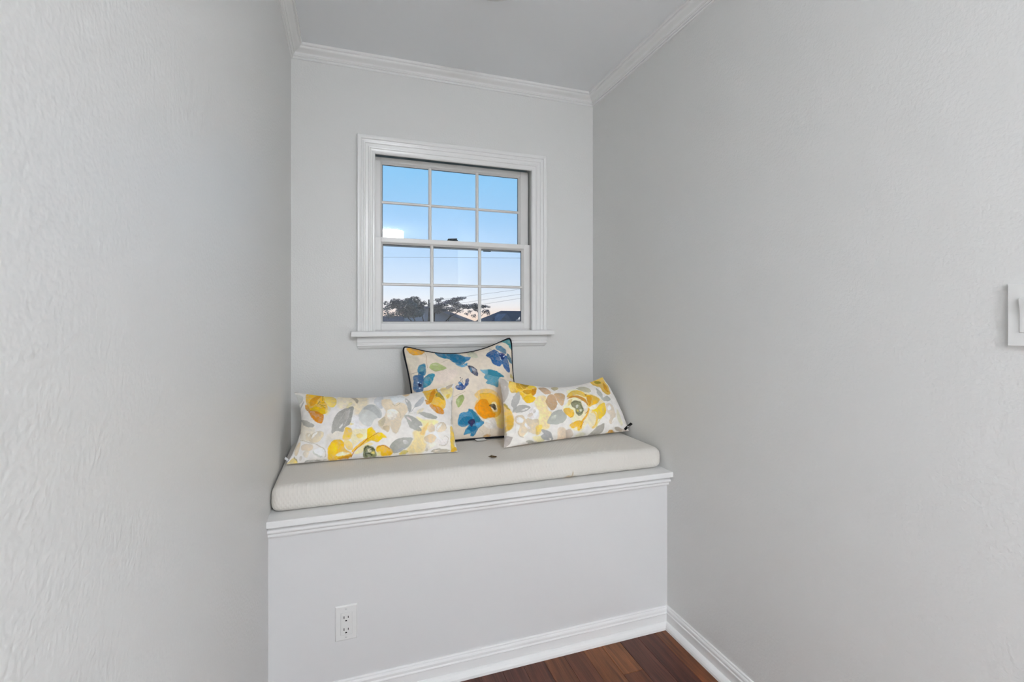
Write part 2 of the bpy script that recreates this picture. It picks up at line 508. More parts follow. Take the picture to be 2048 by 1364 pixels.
# ------------------------------------------------------------------ window
win = bpy.data.objects.new('window_1', None); COL.objects.link(win)
win.location = ((OX0 + OX1) / 2, D, OZ0); win.matrix_world = Matrix.Translation(win.location)
structure(win, 'white double hung window with grilles above the bench')
CX0, CX1, CZ1, CW = 0.0390, 0.9310, 2.0160, 0.0755   # casing outer edges and width
CASE = [(0.0, 0.0)]   # (across from inner edge, proud of wall)
CASE = [(0.0, -0.001), (0.0, 0.009), (0.004, 0.012), (0.010, 0.012), (0.012, 0.0095), (0.020, 0.0105), (0.0225, 0.0145), (0.027, 0.0150),
        (0.0295, 0.0120), (0.041, 0.0128), (0.0435, 0.0170), (0.050, 0.0178), (0.0525, 0.0150), (0.0575, 0.0155), (0.0595, 0.0205), (0.0665, 0.0235), (0.0735, 0.0235), (0.0755, 0.0215), (0.0755, -0.001)]
ZST = 1.1570   # stool top
IX0, IX1, IZ1 = CX0 + CW, CX1 - CW, CZ1 - CW
MB().extrude([[(IX0 - a, D - p, ZST) for a, p in CASE], [(IX0 - a, D - p, IZ1 + a) for a, p in CASE]]).build('casing', M['trim'], win)
MB().extrude([[(IX0 - a, D - p, IZ1 + a) for a, p in CASE], [(IX1 + a, D - p, IZ1 + a) for a, p in CASE]]).build('casing', M['trim'], win)
MB().extrude([[(IX1 + a, D - p, IZ1 + a) for a, p in CASE], [(IX1 + a, D - p, ZST) for a, p in CASE]]).build('casing', M['trim'], win)
# stool and apron
sx0, sx1, sy = 0.0131, 0.9545, 2.1400
st = [(sy, 1.1340 + 0.002), (sy + 0.002, 1.1340)] + [(D + 0.03, 1.1340), (D + 0.03, ZST)] + [(sy + 0.007, ZST), (sy + 0.0035, ZST - 0.001), (sy + 0.001, ZST - 0.0035), (sy, ZST - 0.0065)]
notch = MB()
# horn part in front of the wall is wider than the part inside the opening
front = [(y if y < D else D, z) for y, z in st]
notch.extrude([[(sx0, y, z) for y, z in front], [(sx1, y, z) for y, z in front]])
notch.box(OX0 + 0.001, OX1 - 0.001, D, D + 0.026, 1.1340, ZST)
notch.build('stool', M['trim'], win)
AP = [(0.0, 1.134), (0.016, 1.134), (0.0175, 1.128), (0.0175, 1.108), (0.0155, 1.104), (0.0165, 1.100), (0.0195, 1.0975), (0.0195, 1.0930), (0.0150, 1.0905), (0.0125, 1.0850), (0.0070, 1.0790), (0.0, 1.0775)]
ap0, ap1 = 0.0385, 0.9320
def apx(z, s):
    t = max(0.0, min(1.0, (1.0935 - z) / 0.016))
    return s * 0.0075 * t
MB().extrude([[(ap0 + apx(z, 1), D - p, z) for p, z in AP], [(ap1 - apx(z, 1), D - p, z) for p, z in AP]]).build('apron', M['trim'], win)
# jambs: liner around the opening with tracks
jb = MB()
JY = D + TH
jb.box(OX0, OX0 + 0.0055, D, JY, OZ0 - 0.02, OZ1)
jb.box(OX1 - 0.0055, OX1, D, JY, OZ0 - 0.02, OZ1)
jb.box(OX0 + 0.0055, OX1 - 0.0055, D, JY, OZ1 - 0.004, OZ1)
jb.build('jamb', M['track'], win)
stp = MB()
stp.box(OX0 + 0.0055, OX0 + 0.0085, D + 0.001, D + 0.0265, ZST, OZ1 - 0.004)
stp.box(OX1 - 0.0085, OX1 - 0.0055, D + 0.001, D + 0.0265, ZST, OZ1 - 0.004)
stp.build('stop_bead', M['vinyl'], win)
MB().box(OX0 + 0.0055, OX1 - 0.0055, D + 0.0262, JY, OZ0 - 0.035, 1.1600).build('sill', M['vinyl'], win)
def bar(mb, x0, x1, z0, z1, yf, yb, axis, ch=0.006):
    """muntin bar with chamfered room side"""
    if axis == 'z':
        pr = [(x0, yb), (x0, yf + ch), (x0 + (x1 - x0) * .3, yf), (x1 - (x1 - x0) * .3, yf), (x1, yf + ch), (x1, yb)]
        mb.extrude([[(x, y, z0) for x, y in pr], [(x, y, z1) for x, y in pr]])
    else:
        pr = [(z0, yb), (z0, yf + ch), (z0 + (z1 - z0) * .3, yf), (z1 - (z1 - z0) * .3, yf), (z1, yf + ch), (z1, yb)]
        mb.extrude([[(x0, y, z) for z, y in pr], [(x1, y, z) for z, y in pr]])
def make_sash(name, x0, x1, z0, z1, gx0, gx1, gz0, gz1, yf, th, vb, hb, mw):
    s = MB()
    s.box(x0, gx0, yf, yf + th, z0, z1); s.box(gx1, x1, yf, yf + th, z0, z1)
    s.box(gx0, gx1, yf, yf + th, z0, gz0); s.box(gx0, gx1, yf, yf + th, gz1, z1)
    so = s.build(name, M['vinyl'], win, bevel=0.0012, segs=1)
    # glazing bead: sloped ring down to the glass
    yg = yf + th * 0.55
    rr = 0.0090
    ring = lambda a, y: [(gx0 + a, y, gz0 + a), (gx1 - a, y, gz0 + a), (gx1 - a, y, gz1 - a), (gx0 + a, y, gz1 - a)]
    gb = MB().extrude([ring(0, yf + 0.004), ring(0.001, yf + 0.003), ring(rr, yg), ring(rr, yg + 0.004), ring(0, yg + 0.004)], caps=False)
    gb.build('glazing_bead', M['vinyl'], so)
    gk = MB().extrude([ring(rr - 0.0004, yg - 0.0008), ring(rr + 0.0016, yg - 0.0008), ring(rr + 0.0016, yg + 0.003), ring(rr - 0.0004, yg + 0.003)], caps=False)
    gk.build('gasket', M['caulk'], so)
    for x in vb:
        b = MB(); bar(b, x - mw / 2, x + mw / 2, gz0 + 0.002, gz1 - 0.002, yf + 0.008, yg + 0.0005, 'z'); b.build('muntin', M['vinyl'], so)
    xs = [gx0 + 0.001] + list(vb) + [gx1 - 0.001]
    b = MB()
    for a, c in zip(xs[:-1], xs[1:]):
        pass
    bar(b, gx0 + 0.002, gx1 - 0.002, hb - mw * .42, hb + mw * .42, yf + 0.0088, yg + 0.0005, 'x'); b.build('muntin', M['vinyl'], so)
    zs = [gz0 + 0.001, hb, gz1 - 0.001]
    for i in range(3):
        for j in range(2):
            MB().box(xs[i], xs[i + 1], yg + 0.0012, yg + 0.0042, zs[j], zs[j + 1]).build('pane', M['glass'], so)
    return so
lower = make_sash('lower_sash', 0.1100, 0.8662, 1.1602, 1.5800, 0.1415, 0.8275, 1.1900, 1.5590, D + 0.0275, 0.030, (0.3727, 0.6042), 1.3690, 0.0155)
upper = make_sash('upper_sash', 0.1100, 0.8625, 1.5480, 1.9505, 0.1415, 0.8215, 1.5700, 1.9295, D + 0.0590, 0.030, (0.3690, 0.5995), 1.7480, 0.0150)
# sash lock on the meeting rail and its keeper
lk = MB()
lk.lathe([(0.0, 0.0), (0.016, 0.0), (0.016, 0.005), (0.012, 0.008), (0.0, 0.008)], (0.470, D + 0.044, 1.5805), n=20)
lk.box(0.446, 0.496, D + 0.034, D + 0.050, 1.5805, 1.5865)
lk.extrude([[(0.448, D + 0.032, 1.586), (0.448, D + 0.042, 1.586), (0.448, D + 0.042, 1.590), (0.448, D + 0.032, 1.590)],
            [(0.492, D + 0.034, 1.587), (0.492, D + 0.042, 1.587), (0.492, D + 0.042, 1.594), (0.492, D + 0.034, 1.594)]])
lk.build('sash_lock', M['lock'], lower, bevel=0.001, segs=1)
MB().box(0.622, 0.660, D + 0.034, D + 0.046, 1.5390, 1.5432).build('tilt_latch', M['lock'], lower, bevel=0.001, segs=1)
# etched maker's mark in the corner of the lower right pane: small triangle over a line of tiny bars
mk = MB(); yk = D + 0.0275 + 0.0165 + 0.0009
mk.add([(0.800, yk, 1.2085), (0.8135, yk, 1.2085), (0.8135, yk, 1.2240), (0.806, yk, 1.2160)], [(0, 1, 2, 3)])
for i in range(7):
    mk.add([(0.792 + i * .0033, yk, 1.2045), (0.7945 + i * .0033, yk, 1.2045), (0.7945 + i * .0033, yk, 1.2065), (0.792 + i * .0033, yk, 1.2065)], [(0, 1, 2, 3)])
mk.build('etched_mark', M['white_mark'], lower)

# ------------------------------------------------------------------ bench
bench = root('window_bench', ((XL + XR) / 2, (B + D) / 2, 0), 'built-in white painted window bench with moulded lid and baseboard', 'bench')
MB().box(XL, XR, B, D, 0.0, 0.594).build('body', M['bench'], bench)
LIDY = 1.5555
lid = [(LIDY, 0.5955), (LIDY, 0.6125), (LIDY + 0.0015, 0.614), (D, 0.614), (D, 0.594), (LIDY + 0.0015, 0.594)]
MB().extrude([[(XL, y, z) for y, z in lid], [(XR, y, z) for y, z in lid]]).build('lid', M['trim'], bench)
ML = [(0, 0.594), (0.0150, 0.594), (0.0155, 0.5865), (0.0165, 0.5850), (0.0205, 0.5838)]
ML += [(0.0150 + 0.0075 * math.cos(math.radians(a)), 0.5765 + 0.0068 * math.sin(math.radians(a))) for a in (70, 45, 20, 0, -20, -45, -70)]
ML += [(0.0130, 0.5685), (0.0105, 0.5670), (0.0110, 0.5600), (0.0080, 0.5545), (0.0, 0.5530)]
MB().extrude([[(XL, B - p, z) for p, z in ML], [(XR, B - p, z) for p, z in ML]]).build('lid_moulding', M['trim'], bench)
MB().extrude([[(XL + d, B - d, z) for d, z in BASE + [(0, 0.023)]], [(XR - d, B - d, z) for d, z in BASE + [(0, 0.023)]]]).build('baseboard', M['trim'], bench)
sh = SHOE + [(0.0, 0.0225)]
MB().extrude([[(XL + d, B - d, z) for d, z in sh], [(XR - d, B - d, z) for d, z in sh]]).build('shoe_moulding', M['trim'], bench)

# seat cushion
def cush_disp(q):
    u = (q[0] - 0.484) / 0.706; v = (q[1] - 1.901) / 0.289; w = (q[2] - 0.614) / 0.082
    q = q.copy()
    q[2] += 0.006 * max(0, 1 - u * u) ** .5 * max(0, 1 - v * v) ** .5 * max(0, w)
    if q[1] < 1.75:   # soft front face, slightly drawn in at the bottom
        q[1] += 0.006 * (1 - w) * 0 - 0.003 * math.sin(math.pi * min(1, max(0, w)))
    q[2] += 0.0012 * math.sin(q[0] * 9.0) * max(0, w) + 0.0008 * math.sin(q[0] * 23 + q[1] * 15) * max(0, w)
    return q
cu = rounded_box('seat_cushion', XL + 0.0025, 1.1875, 1.6120, D - 0.003, 0.6145, 0.6960, 0.026, M['cushion'], nx=60, ny=22, nz=5, disp=cush_disp)
tag(cu, 'long cream woven seat cushion on the white bench', 'seat cushion')

# ------------------------------------------------------------------ pillows
def value_noise(x, y, seed):
    """smooth 2-D value noise in -1..1 on numpy arrays"""
    xi = np.floor(x).astype(np.int64); yi = np.floor(y).astype(np.int64)
    xf = x - xi; yf = y - yi
    def hsh(a, b):
        v = np.sin(a * 127.1 + b * 311.7 + seed * 74.7) * 43758.5453
        return (v - np.floor(v)) * 2 - 1
    u = xf * xf * (3 - 2 * xf); v = yf * yf * (3 - 2 * yf)
    return ((hsh(xi, yi) * (1 - u) + hsh(xi + 1, yi) * u) * (1 - v) + (hsh(xi, yi + 1) * (1 - u) + hsh(xi + 1, yi + 1) * u) * v)

def fbm(x, y, seed, o=3):
    t = 0; a = 1.0; s = 0
    for k in range(o):
        t = t + a * value_noise(x * 2 ** k, y * 2 ** k, seed + k * 3); s += a; a *= 0.5
    return t / s

def pillow_surface(P, u, v, side):
    """points of a stuffed pillow; u left..right, v bottom..top in -1..1; side +1 front, -1 back"""
    TL, TR, BR, BL = [np.array(c, float) for c in P['corners']]
    a = ((1 + u) / 2)[..., None]; b = ((1 + v) / 2)[..., None]
    pos = (BL * (1 - a) + BR * a) * (1 - b) + (TL * (1 - a) + TR * a) * b
    eu = (BR + TR - BL - TL); eu /= np.linalg.norm(eu)
    ev = (TL + TR - BL - BR); ev -= eu * ev.dot(eu); ev /= np.linalg.norm(ev)
    nrm = np.cross(eu, ev)                     # towards the room
    st, sr, sb, sl = P['sag']
    p = P.get('pw', 2.2)
    top = st * (1 - np.abs(u - P.get('tu', 0)) ** p) * ((1 + v) / 2) ** 2
    bot = sb * (1 - np.abs(u) ** p) * ((1 - v) / 2) ** 2
    rgt = sr * (1 - np.abs(v) ** p) * ((1 + u) / 2) ** 6
    lft = sl * (1 - np.abs(v) ** p) * ((1 - u) / 2) ** 6
    pos = pos + ev * (bot - top)[..., None] + eu * (lft - rgt)[..., None]
    rnd = P.get('round', 0.0) * np.abs(u * v) ** 9          # blunt corners
    pos = pos - eu * (np.sign(u) * rnd)[..., None] - ev * (np.sign(v) * rnd)[..., None]
    e = P.get('edge', 0.62)
    prof = (np.clip(1 - np.abs(u) ** P.get('ku', 3.0), 0, 1) * np.clip(1 - np.abs(v) ** P.get('kv', 2.2), 0, 1)) ** e
    t = P['bulge'] if side > 0 else P['back']
    # soft creases: stronger towards the seam and corners
    w = value_noise(u * 2.6 + 7, v * 2.2 + 3, P['seed']) * 0.6 + value_noise(u * 6 + 1, v * 5 + 9, P['seed'] + 5) * 0.3
    rad = np.clip(np.abs(u) ** 4 + np.abs(v) ** 4, 0, 1)
    pull = np.sin(np.arctan2(v, u) * 14 + 2 * w) * np.clip(np.abs(u * v) - 0.25, 0, 1) * 0.012
    height = t * prof * (1 + 0.05 * w) + (pull + 0.004 * w * rad) * (prof > 0.02) * np.minimum(1, prof * 4)
    return pos + nrm * (side * height)[..., None], nrm

def smooth_poly(pts, n=6):
    p = np.array(pts, float); m = len(p); out = []
    for i in range(m):
        p0, p1, p2, p3 = p[(i - 1) % m], p[i], p[(i + 1) % m], p[(i + 2) % m]
        for t in np.arange(n) / n:
            out.append(0.5 * (2 * p1 + (p2 - p0) * t + (2 * p0 - 5 * p1 + 4 * p2 - p3) * t * t + (3 * p1 - p0 - 3 * p2 + p3) * t ** 3))
    return np.array(out)

def dist_poly(x, y, poly, closed=True):
    """inside mask and distance to a polyline"""
    n = len(poly); ins = np.zeros(x.shape, bool); d2 = np.full(x.shape, 1e9)
    for i in range(n if closed else n - 1):
        (x0, y0), (x1, y1) = poly[i], poly[(i + 1) % n]
        dx, dy = x1 - x0, y1 - y0
        t = np.clip(((x - x0) * dx + (y - y0) * dy) / (dx * dx + dy * dy + 1e-12), 0, 1)
        d2 = np.minimum(d2, (x - x0 - t * dx) ** 2 + (y - y0 - t * dy) ** 2)
        if closed and y0 != y1:
            c = ((y0 > y) != (y1 > y)) & (x < (x1 - x0) * (y - y0) / (y1 - y0) + x0)
            ins ^= c
    return ins, np.sqrt(d2)

def paint(u, v, W, H, base, shapes, seed):
    """cloth print in centimetres of cloth: x = u*W/2, y = v*H/2. shapes: (kind, colour, alpha, soft, points[, width])"""
    x = u * W / 2 + 0.26 * fbm(u * W / 2.2, v * H / 2.2, seed, 4); y = v * H / 2 + 0.26 * fbm(u * W / 2.2 + 50, v * H / 2.2, seed + 1, 4)
    col = np.empty(u.shape + (3,)); col[:] = np.array(lin(base)) * 1.17
    warm = fbm(x / 6 + 3, y / 6, seed + 9)
    col *= (1 + 0.05 * warm)[..., None] * np.array([1.0, 1.0, 1.0]) + np.array([0.01, 0.0, -0.03]) * warm[..., None]
    wash = fbm(x / 1.1, y / 1.1, seed + 20); grain = fbm(x / 0.35, y / 0.35, seed + 30)
    streak = fbm((x + y) / 0.30, (x - y) / 1.6, seed + 40, 2)          # brush strokes
    for k, s in enumerate(shapes):
        kind, c, al, soft, pts = s[:5]
        sc = [(a * W / 2, b * H / 2) for a, b in pts]
        if kind == 'f':
            poly = smooth_poly(sc)
        else:
            poly = smooth_poly(sc)[:-6] if len(sc) > 2 else np.array(sc)
        wd = s[5] if kind == 'l' else 0
        mg = soft + wd + 0.2
        m = (x > poly[:, 0].min() - mg) & (x < poly[:, 0].max() + mg) & (y > poly[:, 1].min() - mg) & (y < poly[:, 1].max() + mg)
        if not m.any():
            continue
        xs, ys = x[m], y[m]
        if kind == 'f':
            ins, d = dist_poly(xs, ys, poly)
            sd = np.where(ins, d, -d)
            cov = np.clip(sd / soft + 0.5, 0, 1)
            rim = np.clip(1 - d / 0.22, 0, 1) * ins * (soft < 0.35)
        else:
            _, d = dist_poly(xs, ys, poly, closed=False)
            cov = np.clip((wd - d) / soft + 0.5, 0, 1); rim = 0
        th = k * 2.4
        gx_, gy_ = xs - poly[:, 0].mean(), ys - poly[:, 1].mean()
        rad = max(np.ptp(poly[:, 0]), np.ptp(poly[:, 1]), 0.1) / 2
        pool = np.clip((gx_ * np.cos(th) + gy_ * np.sin(th)) / rad, -1, 1)        # pigment pooling to one side
        ws = wash[m] * np.cos(k * 1.7) + 0.45 * grain[m] + 0.6 * streak[m]
        tone = (1 + 0.20 * ws - 0.14 * rim - 0.16 * pool)[:, None] if kind == 'f' else 1.0
        a = (al * cov * (1 + 0.30 * ws))
        a = np.clip(a, 0, 1)[:, None]
        col[m] = col[m] * (1 - a) + np.array(lin(c)) * 1.17 * tone * a
    return np.clip(col, 0, 1)

def make_pillow(name, P, base, shapes, label, nu, nv, back_shapes=()):
    TL, TR, BR, BL = [np.array(c, float) for c in P['corners']]
    ctr = (BL + BR) / 2
    r = root(name, tuple(ctr), label, 'pillow', 'floral pillows on the bench cushion')
    W = 100 * (np.linalg.norm(BR - BL) + np.linalg.norm(TR - TL)) / 2; H = 100 * (np.linalg.norm(TL - BL) + np.linalg.norm(TR - BR)) / 2
    vs, fs, cols = [], [], []
    for side, n1, n2 in ((1, nu, nv), (-1, nu // 5, nv // 5)):
        uu = np.linspace(-1, 1, n1 + 1); vv = np.linspace(-1, 1, n2 + 1)
        # crowd samples near the seam so that the roll of the edge is smooth
        if side < 0:
            uu = np.sin(uu * math.pi / 2); vv = np.sin(vv * math.pi / 2)
        U, V = np.meshgrid(uu, vv, indexing='ij')
        pos, nrm = pillow_surface(P, U, V, side)
        c = paint(U if side > 0 else -U, V, W, H, base, shapes, P['seed'])
        off = sum(len(q) for q in vs)
        vs.append(pos.reshape(-1, 3)); cols.append(c.reshape(-1, 3))
        i, j = np.meshgrid(np.arange(n1), np.arange(n2), indexing='ij')
        a = (i * (n2 + 1) + j).ravel() + off
        q = np.stack([a, a + n2 + 1, a + n2 + 2, a + 1], 1)
        if side < 0:
            q = q[:, ::-1]
        fs.append(q)
    V_ = np.concatenate(vs); F_ = np.concatenate(fs); C_ = np.concatenate(cols)
    me = bpy.data.meshes.new('cover')
    me.vertices.add(len(V_)); me.vertices.foreach_set('co', V_.astype(np.float32).ravel())
    me.loops.add(F_.size); me.loops.foreach_set('vertex_index', F_.astype(np.int32).ravel())
    me.polygons.add(len(F_)); me.polygons.foreach_set('loop_start', np.arange(0, F_.size, 4, dtype=np.int32))
    me.polygons.foreach_set('use_smooth', np.ones(len(F_), bool))
    me.update(calc_edges=True)
    ca = me.color_attributes.new('print', 'FLOAT_COLOR', 'POINT')
    ca.data.foreach_set('color', np.concatenate([C_, np.ones((len(C_), 1))], 1).astype(np.float32).ravel())
    o = new_obj('cover', me, M['print'], r)
    return r, o

def seam_loop(P, n=60):
    t = np.linspace(-1, 1, n, endpoint=False); one = np.ones(n)
    u = np.concatenate([t, one, -t, -one]); v = np.concatenate([-one, t, one, -t])
    pos, _ = pillow_surface(P, u, v, 1)
    return pos

PILLOW_LEFT = dict(corners=[(-0.194, 2.000, 0.931), (0.4245, 1.975, 0.940), (0.396, 1.790, 0.7045), (-0.2025, 1.830, 0.704)],
                   sag=(0.046, 0.016, 0.002, 0.036), bulge=0.058, back=0.030, seed=3, pw=2.0, kv=2.4, ku=4.0)
PILLOW_BACK = dict(corners=[(0.2190, 2.140, 1.0995), (0.7350, 2.140, 1.1335), (0.7280, 1.945, 0.706), (0.2470, 1.945, 0.7055)],
                   sag=(0.069, 0.022, 0.004, 0.022), round=0.016, bulge=0.066, back=0.060, seed=11, pw=2.0, ku=2.6, kv=2.4)
PILLOW_RIGHT = dict(corners=[(0.6030, 1.925, 0.962), (1.1400, 2.000, 0.936), (1.1850, 1.846, 0.7120), (0.5790, 1.785, 0.7045)],
                    sag=(0.050, -0.012, 0.004, 0.012), bulge=0.055, back=0.038, seed=23, pw=2.0, ku=4.0, kv=2.4)
